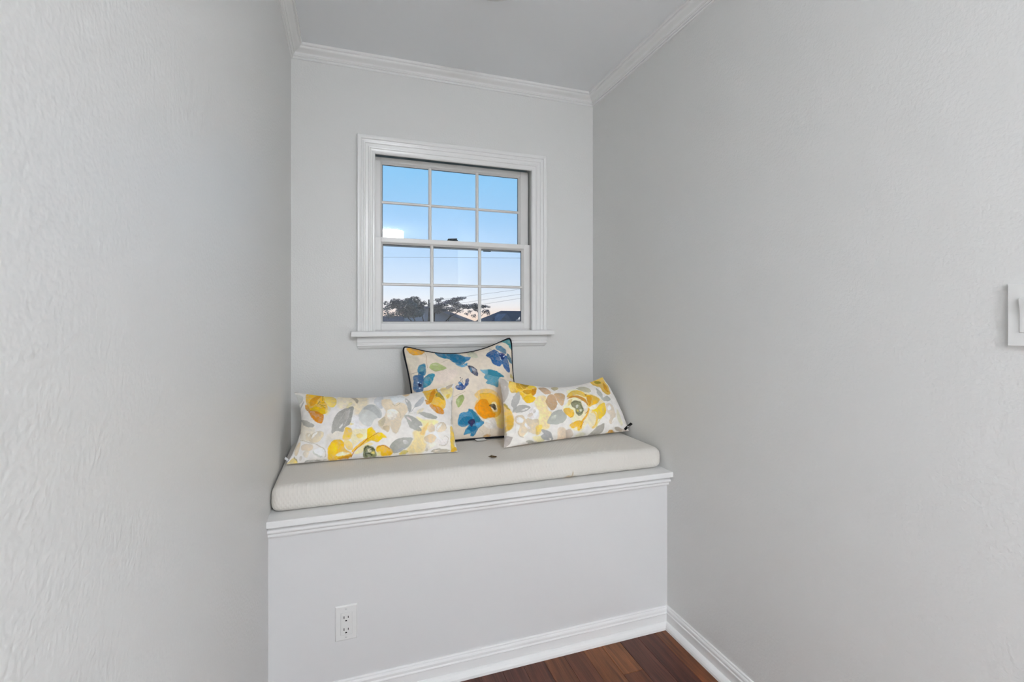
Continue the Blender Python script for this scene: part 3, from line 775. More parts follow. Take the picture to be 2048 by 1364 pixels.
# cloth prints: (fill or line, colour, strength, edge softness in cm, points in cloth coordinates -1..1[, line half width in cm])
PRINT_LEFT = [
    ('f',(228,212,176),0.65,1.2,[(-0.497,0.853),(-0.328,0.973),(-0.130,0.853),(-0.135,0.210),(-0.252,0.053),(-0.302,0.323),(-0.468,0.360)]),
    ('f',(222,212,190),0.6,0.6,[(-0.998,0.080),(-0.775,-0.197),(-0.750,-0.307),(-0.792,-0.553),(-0.938,-0.457),(-0.998,-0.097)]),
    ('f',(218,208,190),0.5,0.8,[(-0.580,-0.447),(-0.402,-0.380),(-0.395,-0.603),(-0.540,-0.657),(-0.578,-0.747)]),
    ('f',(233,233,237),0.6,0.8,[(-0.290,0.060),(-0.200,0.087),(-0.200,-0.230),(-0.052,-0.327),(-0.150,-0.563),(-0.270,-0.653),(-0.297,-0.237)]),
    ('f',(165,157,148),0.92,0.16,[(-1.000,1.000),(-0.958,0.997),(-0.907,0.993),(-0.973,0.963),(-1.000,0.977)]),
    ('f',(200,202,196),0.75,0.16,[(-1.000,0.907),(-0.932,0.857),(-0.922,0.727),(-1.000,0.603),(-1.000,0.777)]),
    ('f',(178,176,172),0.7,0.16,[(-0.920,0.670),(-0.922,0.617),(-1.000,0.417),(-1.000,0.390),(-0.995,0.497)]),
    ('f',(226,178,28),0.92,0.16,[(-0.870,0.880),(-0.833,0.990),(-0.730,0.993),(-0.655,0.993),(-0.640,0.650),(-0.610,0.473),(-0.610,0.217),(-0.670,0.163),(-0.772,0.267),(-0.855,0.350),(-0.887,0.583)]),
    ('f',(236,205,96),0.88,0.16,[(-0.655,0.927),(-0.580,0.963),(-0.508,0.813),(-0.502,0.543),(-0.530,0.403),(-0.593,0.433),(-0.633,0.623)]),
    ('f',(212,146,24),0.85,0.16,[(-0.835,0.647),(-0.777,0.820),(-0.670,0.993),(-0.735,0.667),(-0.790,0.497),(-0.835,0.507)]),
    ('f',(208,148,28),0.92,0.16,[(-0.910,0.550),(-0.877,0.520),(-0.855,0.350),(-0.895,0.327),(-0.915,0.420)]),
    ('f',(206,132,20),0.92,0.16,[(-0.865,0.333),(-0.775,0.300),(-0.688,0.207),(-0.647,0.100),(-0.662,-0.087),(-0.710,-0.093),(-0.785,0.017),(-0.845,0.187)]),
    ('f',(222,184,20),0.92,0.16,[(-0.818,0.410),(-0.740,0.443),(-0.640,0.313),(-0.610,0.217),(-0.662,0.163),(-0.740,0.283),(-0.818,0.320)]),
    ('l',(92,98,62),0.9,0.08,[(-0.703,0.643),(-0.738,0.530)],0.09),
    ('l',(92,98,62),0.9,0.08,[(-0.730,0.573),(-0.640,0.570)],0.09),
    ('l',(92,98,62),0.9,0.08,[(-0.715,0.507),(-0.633,0.473)],0.09),
    ('l',(92,98,62),0.9,0.08,[(-0.698,0.460),(-0.665,0.443)],0.09),
    ('l',(92,98,62),0.9,0.08,[(-0.657,0.430),(-0.633,0.380)],0.09),
    ('l',(92,98,62),0.9,0.08,[(-0.662,0.997),(-0.672,0.673)],0.09),
    ('f',(240,220,150),0.5,0.4,[(-0.625,0.403),(-0.562,0.373),(-0.605,0.133),(-0.630,0.157)]),
    ('f',(170,168,160),0.92,0.16,[(-1.000,0.137),(-0.958,0.093),(-0.857,-0.013),(-0.767,-0.157),(-0.840,-0.173),(-0.938,-0.060)]),
    ('f',(176,170,158),0.7,0.16,[(-0.998,0.040),(-0.998,-0.093),(-0.960,-0.260),(-0.998,-0.263)]),
    ('f',(214,200,170),0.8,0.16,[(-0.785,-0.393),(-0.715,-0.323),(-0.640,-0.367),(-0.630,-0.470),(-0.665,-0.580),(-0.722,-0.610),(-0.800,-0.550)]),
    ('f',(240,235,228),0.92,0.16,[(-0.777,-0.463),(-0.760,-0.370),(-0.712,-0.350),(-0.730,-0.430),(-0.765,-0.500)]),
    ('f',(216,203,178),0.7,0.16,[(-0.870,-0.343),(-0.815,-0.350),(-0.775,-0.480),(-0.802,-0.533),(-0.860,-0.480)]),
    ('f',(232,226,214),0.9,0.16,[(-0.838,-0.373),(-0.812,-0.367),(-0.815,-0.433),(-0.840,-0.423)]),
    ('f',(214,194,160),0.7,0.16,[(-0.975,-0.680),(-0.953,-0.527),(-0.910,-0.600),(-0.920,-0.823),(-0.953,-0.813)]),
    ('f',(214,196,168),0.75,0.16,[(-0.895,-0.637),(-0.833,-0.613),(-0.750,-0.647),(-0.748,-0.753),(-0.815,-0.763),(-0.875,-0.723)]),
    ('f',(196,200,190),0.7,0.16,[(-0.730,-0.787),(-0.667,-0.880),(-0.607,-0.940),(-0.662,-0.933),(-0.722,-0.847)]),
    ('f',(240,240,238),0.92,0.16,[(-0.722,-0.790),(-0.682,-0.730),(-0.623,-0.733),(-0.587,-0.817),(-0.610,-0.903),(-0.660,-0.897)]),
    ('f',(218,206,186),0.7,0.16,[(-0.850,-0.780),(-0.782,-0.773),(-0.780,-0.913),(-0.828,-0.880)]),
    ('l',(172,158,128),0.7,0.08,[(-0.940,-0.497),(-0.805,-0.580),(-0.688,-0.663),(-0.590,-0.800),(-0.607,-0.940)],0.1),
    ('f',(200,192,180),0.7,0.16,[(-0.875,-0.863),(-0.853,-0.870),(-0.845,-0.953),(-0.870,-0.933)]),
    ('f',(218,196,118),0.9,0.16,[(-1.000,-0.987),(-0.948,-0.870),(-0.875,-1.000),(-0.943,-1.000),(-1.000,-1.000)]),
    ('l',(120,104,70),0.9,0.08,[(-0.953,-0.853),(-0.890,-0.960)],0.08),  # fold at the corner: its dark crease is painted into the cloth colour
    ('f',(164,163,154),0.92,0.16,[(-0.810,-1.000),(-0.772,-0.980),(-0.662,-0.977),(-0.545,-1.000),(-0.665,-1.000),(-0.752,-1.000)]),
    ('f',(228,226,222),0.92,0.16,[(-0.770,-0.997),(-0.718,-0.987),(-0.675,-0.990),(-0.738,-1.000)]),
    ('f',(160,158,152),0.92,0.16,[(-0.295,0.407),(-0.297,0.100),(-0.320,-0.157),(-0.377,-0.297),(-0.395,-0.397),(-0.478,-0.367),(-0.520,-0.427),(-0.537,-0.287),(-0.520,-0.037),(-0.488,0.140),(-0.422,0.287)]),
    ('f',(186,182,176),0.6,0.3,[(-0.382,0.217),(-0.330,0.280),(-0.340,0.027),(-0.382,-0.050),(-0.400,0.030)]),
    ('f',(225,222,218),0.8,0.16,[(-0.425,-0.197),(-0.402,-0.163),(-0.422,-0.290),(-0.445,-0.267)]),
    ('l',(205,202,198),0.8,0.08,[(-0.328,0.300),(-0.355,-0.013),(-0.392,-0.223)],0.08),
    ('l',(200,197,192),0.6,0.08,[(-0.390,0.197),(-0.445,-0.043),(-0.470,-0.190)],0.07),
    ('f',(172,160,140),0.92,0.16,[(-0.343,0.973),(-0.265,0.857),(-0.232,0.620),(-0.252,0.527),(-0.287,0.740)]),
    ('f',(180,174,166),0.8,0.16,[(-0.557,0.967),(-0.500,0.970),(-0.492,0.990)]),
    ('f',(214,204,130),0.5,0.3,[(-0.377,0.400),(-0.330,0.630),(-0.305,0.533),(-0.348,0.350)]),
    ('f',(236,186,24),0.92,0.16,[(-0.552,-0.753),(-0.512,-0.617),(-0.425,-0.593),(-0.375,-0.667),(-0.360,-0.790),(-0.280,-0.903),(-0.285,-0.980),(-0.385,-0.993),(-0.497,-1.000),(-0.545,-0.983),(-0.552,-0.863)]),
    ('f',(241,200,30),0.6,0.5,[(-0.547,-0.770),(-0.510,-0.663),(-0.450,-0.713),(-0.458,-0.870),(-0.525,-0.957),(-0.545,-0.863)]),
    ('f',(196,134,44),0.75,0.16,[(-0.440,-0.973),(-0.358,-0.950),(-0.280,-0.937),(-0.285,-0.987),(-0.397,-0.997)]),
    ('f',(241,231,202),0.92,0.16,[(-0.455,-0.907),(-0.387,-0.863),(-0.295,-0.900),(-0.370,-0.937),(-0.440,-0.940)]),
    ('f',(240,208,110),0.8,0.16,[(-0.377,-0.637),(-0.323,-0.630),(-0.270,-0.737),(-0.280,-0.853),(-0.348,-0.780)]),
    ('f',(240,196,50),0.85,0.3,[(-0.382,-0.417),(-0.362,-0.280),(-0.295,-0.343),(-0.287,-0.543),(-0.338,-0.613),(-0.395,-0.590)]),
    ('f',(240,224,160),0.65,0.5,[(-0.292,-0.380),(-0.155,-0.347),(-0.052,-0.363),(-0.047,-0.530),(-0.185,-0.663),(-0.270,-0.737)]),
    ('f',(239,196,56),0.85,0.2,[(-0.257,-0.870),(-0.205,-0.747),(-0.127,-0.657),(-0.035,-0.530),(-0.017,-0.640),(-0.110,-0.717),(-0.195,-0.813)]),
    ('f',(241,222,150),0.7,0.3,[(-0.250,-0.917),(-0.180,-0.817),(-0.090,-0.720),(-0.030,-0.740),(-0.122,-0.823),(-0.172,-0.917)]),
    ('l',(238,190,60),0.9,0.08,[(-0.098,-0.617),(-0.218,-0.770),(-0.265,-0.870)],0.3),
    ('l',(200,130,30),0.9,0.08,[(-0.088,-0.460),(-0.120,-0.660),(-0.237,-0.847),(-0.272,-0.970)],0.16),
    ('f',(236,206,90),0.7,0.3,[(-0.237,-0.503),(-0.180,-0.480),(-0.150,-0.550),(-0.200,-0.603)]),
    ('f',(226,206,90),0.7,0.16,[(-0.320,-0.157),(-0.275,-0.183),(-0.312,-0.217)]),
    ('f',(196,198,194),0.85,0.25,[(-0.122,0.447),(-0.057,0.463),(0.022,0.287),(0.058,0.067),(0.035,-0.040),(-0.035,-0.097),(-0.062,-0.253),(-0.110,-0.283),(-0.190,-0.150),(-0.218,0.063),(-0.182,0.297)]),
    ('f',(176,178,176),0.8,0.3,[(-0.122,0.447),(-0.057,0.433),(0.000,0.267),(0.050,0.023),(0.020,-0.050),(-0.037,0.127),(-0.117,0.263),(-0.167,0.293)]),
    ('f',(204,206,208),0.8,0.3,[(-0.045,0.587),(-0.002,0.957),(0.065,0.863),(0.052,0.500),(0.062,0.277),(0.008,0.313)]),
    ('f',(226,232,234),0.7,0.4,[(0.145,0.873),(0.235,0.960),(0.328,0.713),(0.295,0.490),(0.198,0.520)]),
    ('f',(222,206,180),0.88,0.3,[(0.050,0.673),(0.147,0.673),(0.198,0.403),(0.262,0.470),(0.338,0.367),(0.373,0.163),(0.333,-0.030),(0.300,-0.150),(0.285,-0.347),(0.240,-0.537),(0.190,-0.477),(0.157,-0.307),(0.143,-0.470),(0.080,-0.407),(0.022,-0.287),(0.018,-0.147),(0.075,-0.027),(0.105,0.147),(0.052,0.413)]),
    ('f',(188,178,146),0.75,0.16,[(0.018,-0.167),(0.083,-0.027),(0.100,-0.117),(0.078,-0.293),(0.040,-0.290)]),
    ('f',(198,180,146),0.75,0.16,[(0.080,-0.313),(0.157,-0.327),(0.135,-0.487),(0.088,-0.407)]),
    ('f',(238,230,218),0.95,0.5,[(0.120,0.167),(0.185,0.223),(0.250,0.120),(0.235,-0.053),(0.173,-0.147),(0.123,-0.033)]),
    ('l',(170,158,124),0.8,0.08,[(0.183,0.437),(0.222,0.343),(0.280,0.463)],0.1),
    ('l',(176,164,130),0.7,0.08,[(0.232,0.193),(0.275,0.070),(0.285,-0.083)],0.09),
    ('f',(190,168,152),0.92,0.16,[(0.123,0.953),(0.215,0.957),(0.270,0.960),(0.213,0.957)]),
    ('f',(224,192,140),0.8,0.16,[(0.288,0.963),(0.365,0.970),(0.395,0.850),(0.343,0.747)]),
    ('f',(176,176,172),0.92,0.16,[(0.333,0.600),(0.360,0.603),(0.413,0.370),(0.417,0.153),(0.390,0.070),(0.363,0.283)]),
    ('f',(235,228,224),0.92,0.16,[(0.345,0.563),(0.370,0.520),(0.363,0.437)]),
    ('f',(182,184,186),0.92,0.16,[(0.575,0.607),(0.580,0.447),(0.540,0.287),(0.465,0.233),(0.472,0.350),(0.522,0.520)]),
    ('l',(178,178,178),0.9,0.08,[(0.465,0.257),(0.423,0.107),(0.383,0.050)],0.12),
    ('f',(226,214,174),0.6,0.4,[(0.515,0.153),(0.575,0.167),(0.560,0.060),(0.482,-0.017)]),
    ('f',(241,218,154),0.85,0.8,[(0.482,-0.097),(0.585,-0.190),(0.708,-0.200),(0.770,-0.277),(0.615,-0.490),(0.580,-0.717),(0.613,-0.853),(0.532,-0.990),(0.387,-0.970),(0.370,-0.897),(0.450,-0.703),(0.433,-0.527),(0.515,-0.447),(0.565,-0.343)]),
    ('f',(168,168,160),0.92,0.16,[(0.333,-0.030),(0.383,-0.017),(0.465,-0.117),(0.532,-0.243),(0.558,-0.360),(0.515,-0.373),(0.548,-0.470),(0.530,-0.520),(0.448,-0.457),(0.400,-0.380),(0.365,-0.203)]),
    ('f',(228,216,214),0.92,0.16,[(0.365,-0.047),(0.407,-0.127),(0.423,-0.230),(0.397,-0.187),(0.365,-0.120)]),
    ('f',(170,169,160),0.92,0.16,[(0.500,0.023),(0.568,0.047),(0.673,-0.013),(0.760,-0.120),(0.725,-0.180),(0.620,-0.137),(0.550,-0.047)]),
    ('l',(200,198,186),0.9,0.08,[(0.373,0.017),(0.498,0.037)],0.08),
    ('f',(232,184,40),0.92,0.16,[(0.560,0.930),(0.635,0.943),(0.742,0.993),(0.780,0.733),(0.870,0.443),(0.890,0.280),(0.853,0.130),(0.748,0.210),(0.655,0.330),(0.600,0.583)]),
    ('f',(214,138,22),0.85,0.16,[(0.673,0.807),(0.715,0.973),(0.735,0.727),(0.683,0.370),(0.645,0.380)]),
    ('f',(206,142,26),0.92,0.16,[(0.600,0.467),(0.645,0.380),(0.660,0.297),(0.625,0.290),(0.603,0.367)]),
    ('f',(208,136,22),0.92,0.16,[(0.655,0.283),(0.748,0.230),(0.843,0.130),(0.867,0.053),(0.843,-0.030),(0.765,0.003),(0.700,0.107)]),
    ('f',(150,136,50),0.7,0.16,[(0.735,0.627),(0.780,0.770),(0.840,0.560),(0.863,0.400),(0.802,0.490)]),
    ('l',(84,84,48),0.9,0.08,[(0.752,0.683),(0.745,0.533)],0.09),
    ('l',(84,84,48),0.9,0.08,[(0.762,0.557),(0.810,0.490)],0.09),
    ('l',(84,84,48),0.9,0.08,[(0.790,0.727),(0.830,0.510)],0.09),
    ('l',(84,84,48),0.9,0.08,[(0.748,0.950),(0.778,0.737)],0.09),
    ('f',(90,80,40),0.92,0.16,[(0.750,0.993),(0.778,0.997),(0.758,0.993)]),
    ('f',(238,214,140),0.85,0.4,[(0.798,0.920),(0.880,0.947),(0.980,0.827),(0.973,0.577),(0.903,0.447),(0.838,0.617)]),
    ('f',(228,196,80),0.8,0.16,[(0.887,0.553),(0.948,0.627),(0.923,0.473)]),
    ('f',(190,176,160),0.92,0.16,[(0.880,0.973),(0.927,1.000),(0.975,1.000),(0.970,0.933),(0.930,0.843),(0.893,0.850)]),
    ('f',(234,196,120),0.75,0.4,[(0.548,-0.503),(0.600,-0.347),(0.645,-0.277),(0.615,-0.457),(0.580,-0.610),(0.530,-0.587)]),
    ('f',(228,206,172),0.85,0.16,[(0.617,-0.423),(0.670,-0.333),(0.723,-0.390),(0.710,-0.510),(0.650,-0.543)]),
    ('f',(224,208,180),0.85,0.16,[(0.738,-0.493),(0.760,-0.370),(0.828,-0.270),(0.885,-0.313),(0.867,-0.477),(0.790,-0.537)]),
    ('f',(241,235,228),0.92,0.16,[(0.742,-0.467),(0.778,-0.350),(0.825,-0.307),(0.785,-0.437),(0.755,-0.507)]),
    ('l',(180,160,130),0.7,0.08,[(0.760,-0.350),(0.828,-0.270),(0.883,-0.350),(0.870,-0.443)],0.08),
    ('f',(228,202,160),0.85,0.16,[(0.588,-0.660),(0.665,-0.597),(0.732,-0.663),(0.698,-0.777),(0.613,-0.773),(0.580,-0.717)]),
    ('f',(241,235,231),0.96,0.16,[(0.703,-0.543),(0.745,-0.540),(0.778,-0.680),(0.838,-0.727),(0.885,-0.697),(0.867,-0.817),(0.815,-0.853),(0.758,-0.797),(0.740,-0.697)]),
    ('l',(172,156,130),0.7,0.08,[(0.843,-0.633),(0.895,-0.673),(0.877,-0.817),(0.823,-0.860),(0.765,-0.810)],0.08),
    ('f',(238,230,214),0.85,0.16,[(0.598,-0.840),(0.663,-0.790),(0.730,-0.807),(0.680,-0.893),(0.613,-0.933)]),
    ('f',(190,176,140),0.6,0.16,[(0.588,-0.933),(0.623,-0.907),(0.613,-0.960)]),
    ('f',(180,172,154),0.92,0.16,[(0.663,-0.960),(0.730,-0.917),(0.823,-0.923),(0.913,-0.957),(0.828,-1.000),(0.713,-1.000)]),
    ('f',(226,216,200),0.92,0.16,[(0.688,-0.960),(0.748,-0.933),(0.780,-0.943),(0.720,-0.963)]),
    ('f',(206,188,90),0.85,0.16,[(0.275,-0.970),(0.338,-0.917),(0.385,-0.947),(0.340,-0.993),(0.285,-0.993)]),
    ('f',(164,164,156),0.92,0.16,[(0.160,-0.830),(0.195,-0.737),(0.265,-0.660),(0.335,-0.643),(0.440,-0.670),(0.400,-0.817),(0.338,-0.903),(0.268,-0.957),(0.205,-0.963),(0.188,-0.900)]),
    ('f',(210,208,206),0.8,0.16,[(0.320,-0.720),(0.353,-0.700),(0.385,-0.773),(0.345,-0.797)]),
    ('f',(172,174,182),0.7,0.16,[(0.213,-0.930),(0.290,-0.873),(0.353,-0.880),(0.268,-0.947)]),
    ('f',(240,196,20),0.92,0.16,[(-0.107,-0.397),(-0.062,-0.310),(-0.025,-0.407),(-0.005,-0.480),(0.065,-0.493),(0.123,-0.620),(0.075,-0.627),(0.022,-0.713),(-0.055,-0.657),(-0.103,-0.667)]),
    ('l',(190,120,30),0.9,0.08,[(0.028,-0.470),(-0.073,-0.590),(-0.103,-0.620)],0.1),
    ('f',(120,124,84),0.92,0.16,[(-0.145,-0.833),(-0.100,-0.770),(-0.045,-0.807),(-0.005,-0.893),(0.002,-0.987),(-0.050,-0.997),(-0.135,-0.990)]),
    ('f',(222,214,188),0.92,0.16,[(-0.098,-0.853),(-0.068,-0.843),(-0.052,-0.910),(-0.083,-0.920)]),
    ('f',(226,208,120),0.92,0.16,[(-0.052,-0.910),(-0.012,-0.903),(-0.020,-0.950),(-0.050,-0.947)]),
    ('l',(56,66,48),0.9,0.08,[(-0.137,-0.860),(-0.100,-0.800),(-0.060,-0.830)],0.13),
    ('l',(56,66,48),0.9,0.08,[(-0.127,-0.937),(-0.083,-0.933),(-0.050,-0.970)],0.13),
    ('l',(56,66,48),0.9,0.08,[(-0.075,-0.870),(-0.037,-0.860),(-0.015,-0.877)],0.13),
    ('l',(56,66,48),0.9,0.08,[(-0.120,-0.903),(-0.112,-0.973)],0.13),
    ('f',(238,186,28),0.92,0.16,[(0.000,-0.813),(0.055,-0.783),(0.133,-0.827),(0.188,-0.900),(0.193,-0.963),(0.135,-0.997),(0.065,-0.983),(0.010,-0.907)]),
    ('l',(200,128,36),0.9,0.08,[(0.018,-0.840),(0.085,-0.793),(0.165,-0.887)],0.15),
    ('f',(240,228,170),0.7,0.16,[(0.010,-0.930),(0.048,-0.910),(0.058,-0.970),(0.018,-0.977)]),
    ('f',(188,178,162),0.8,0.16,[(0.980,0.423),(1.000,0.373),(1.000,-0.197),(0.960,-0.260),(0.990,0.110)]),
    ('f',(226,192,80),0.92,0.16,[(0.955,-0.343),(0.995,-0.417),(1.000,-0.627),(0.973,-0.867),(0.983,-0.943),(0.920,-0.987),(0.927,-0.700)]),
    ('f',(216,170,40),0.92,0.16,[(0.920,-0.960),(0.988,-0.893),(1.000,-0.963),(0.975,-1.000),(0.927,-1.000)]),
]
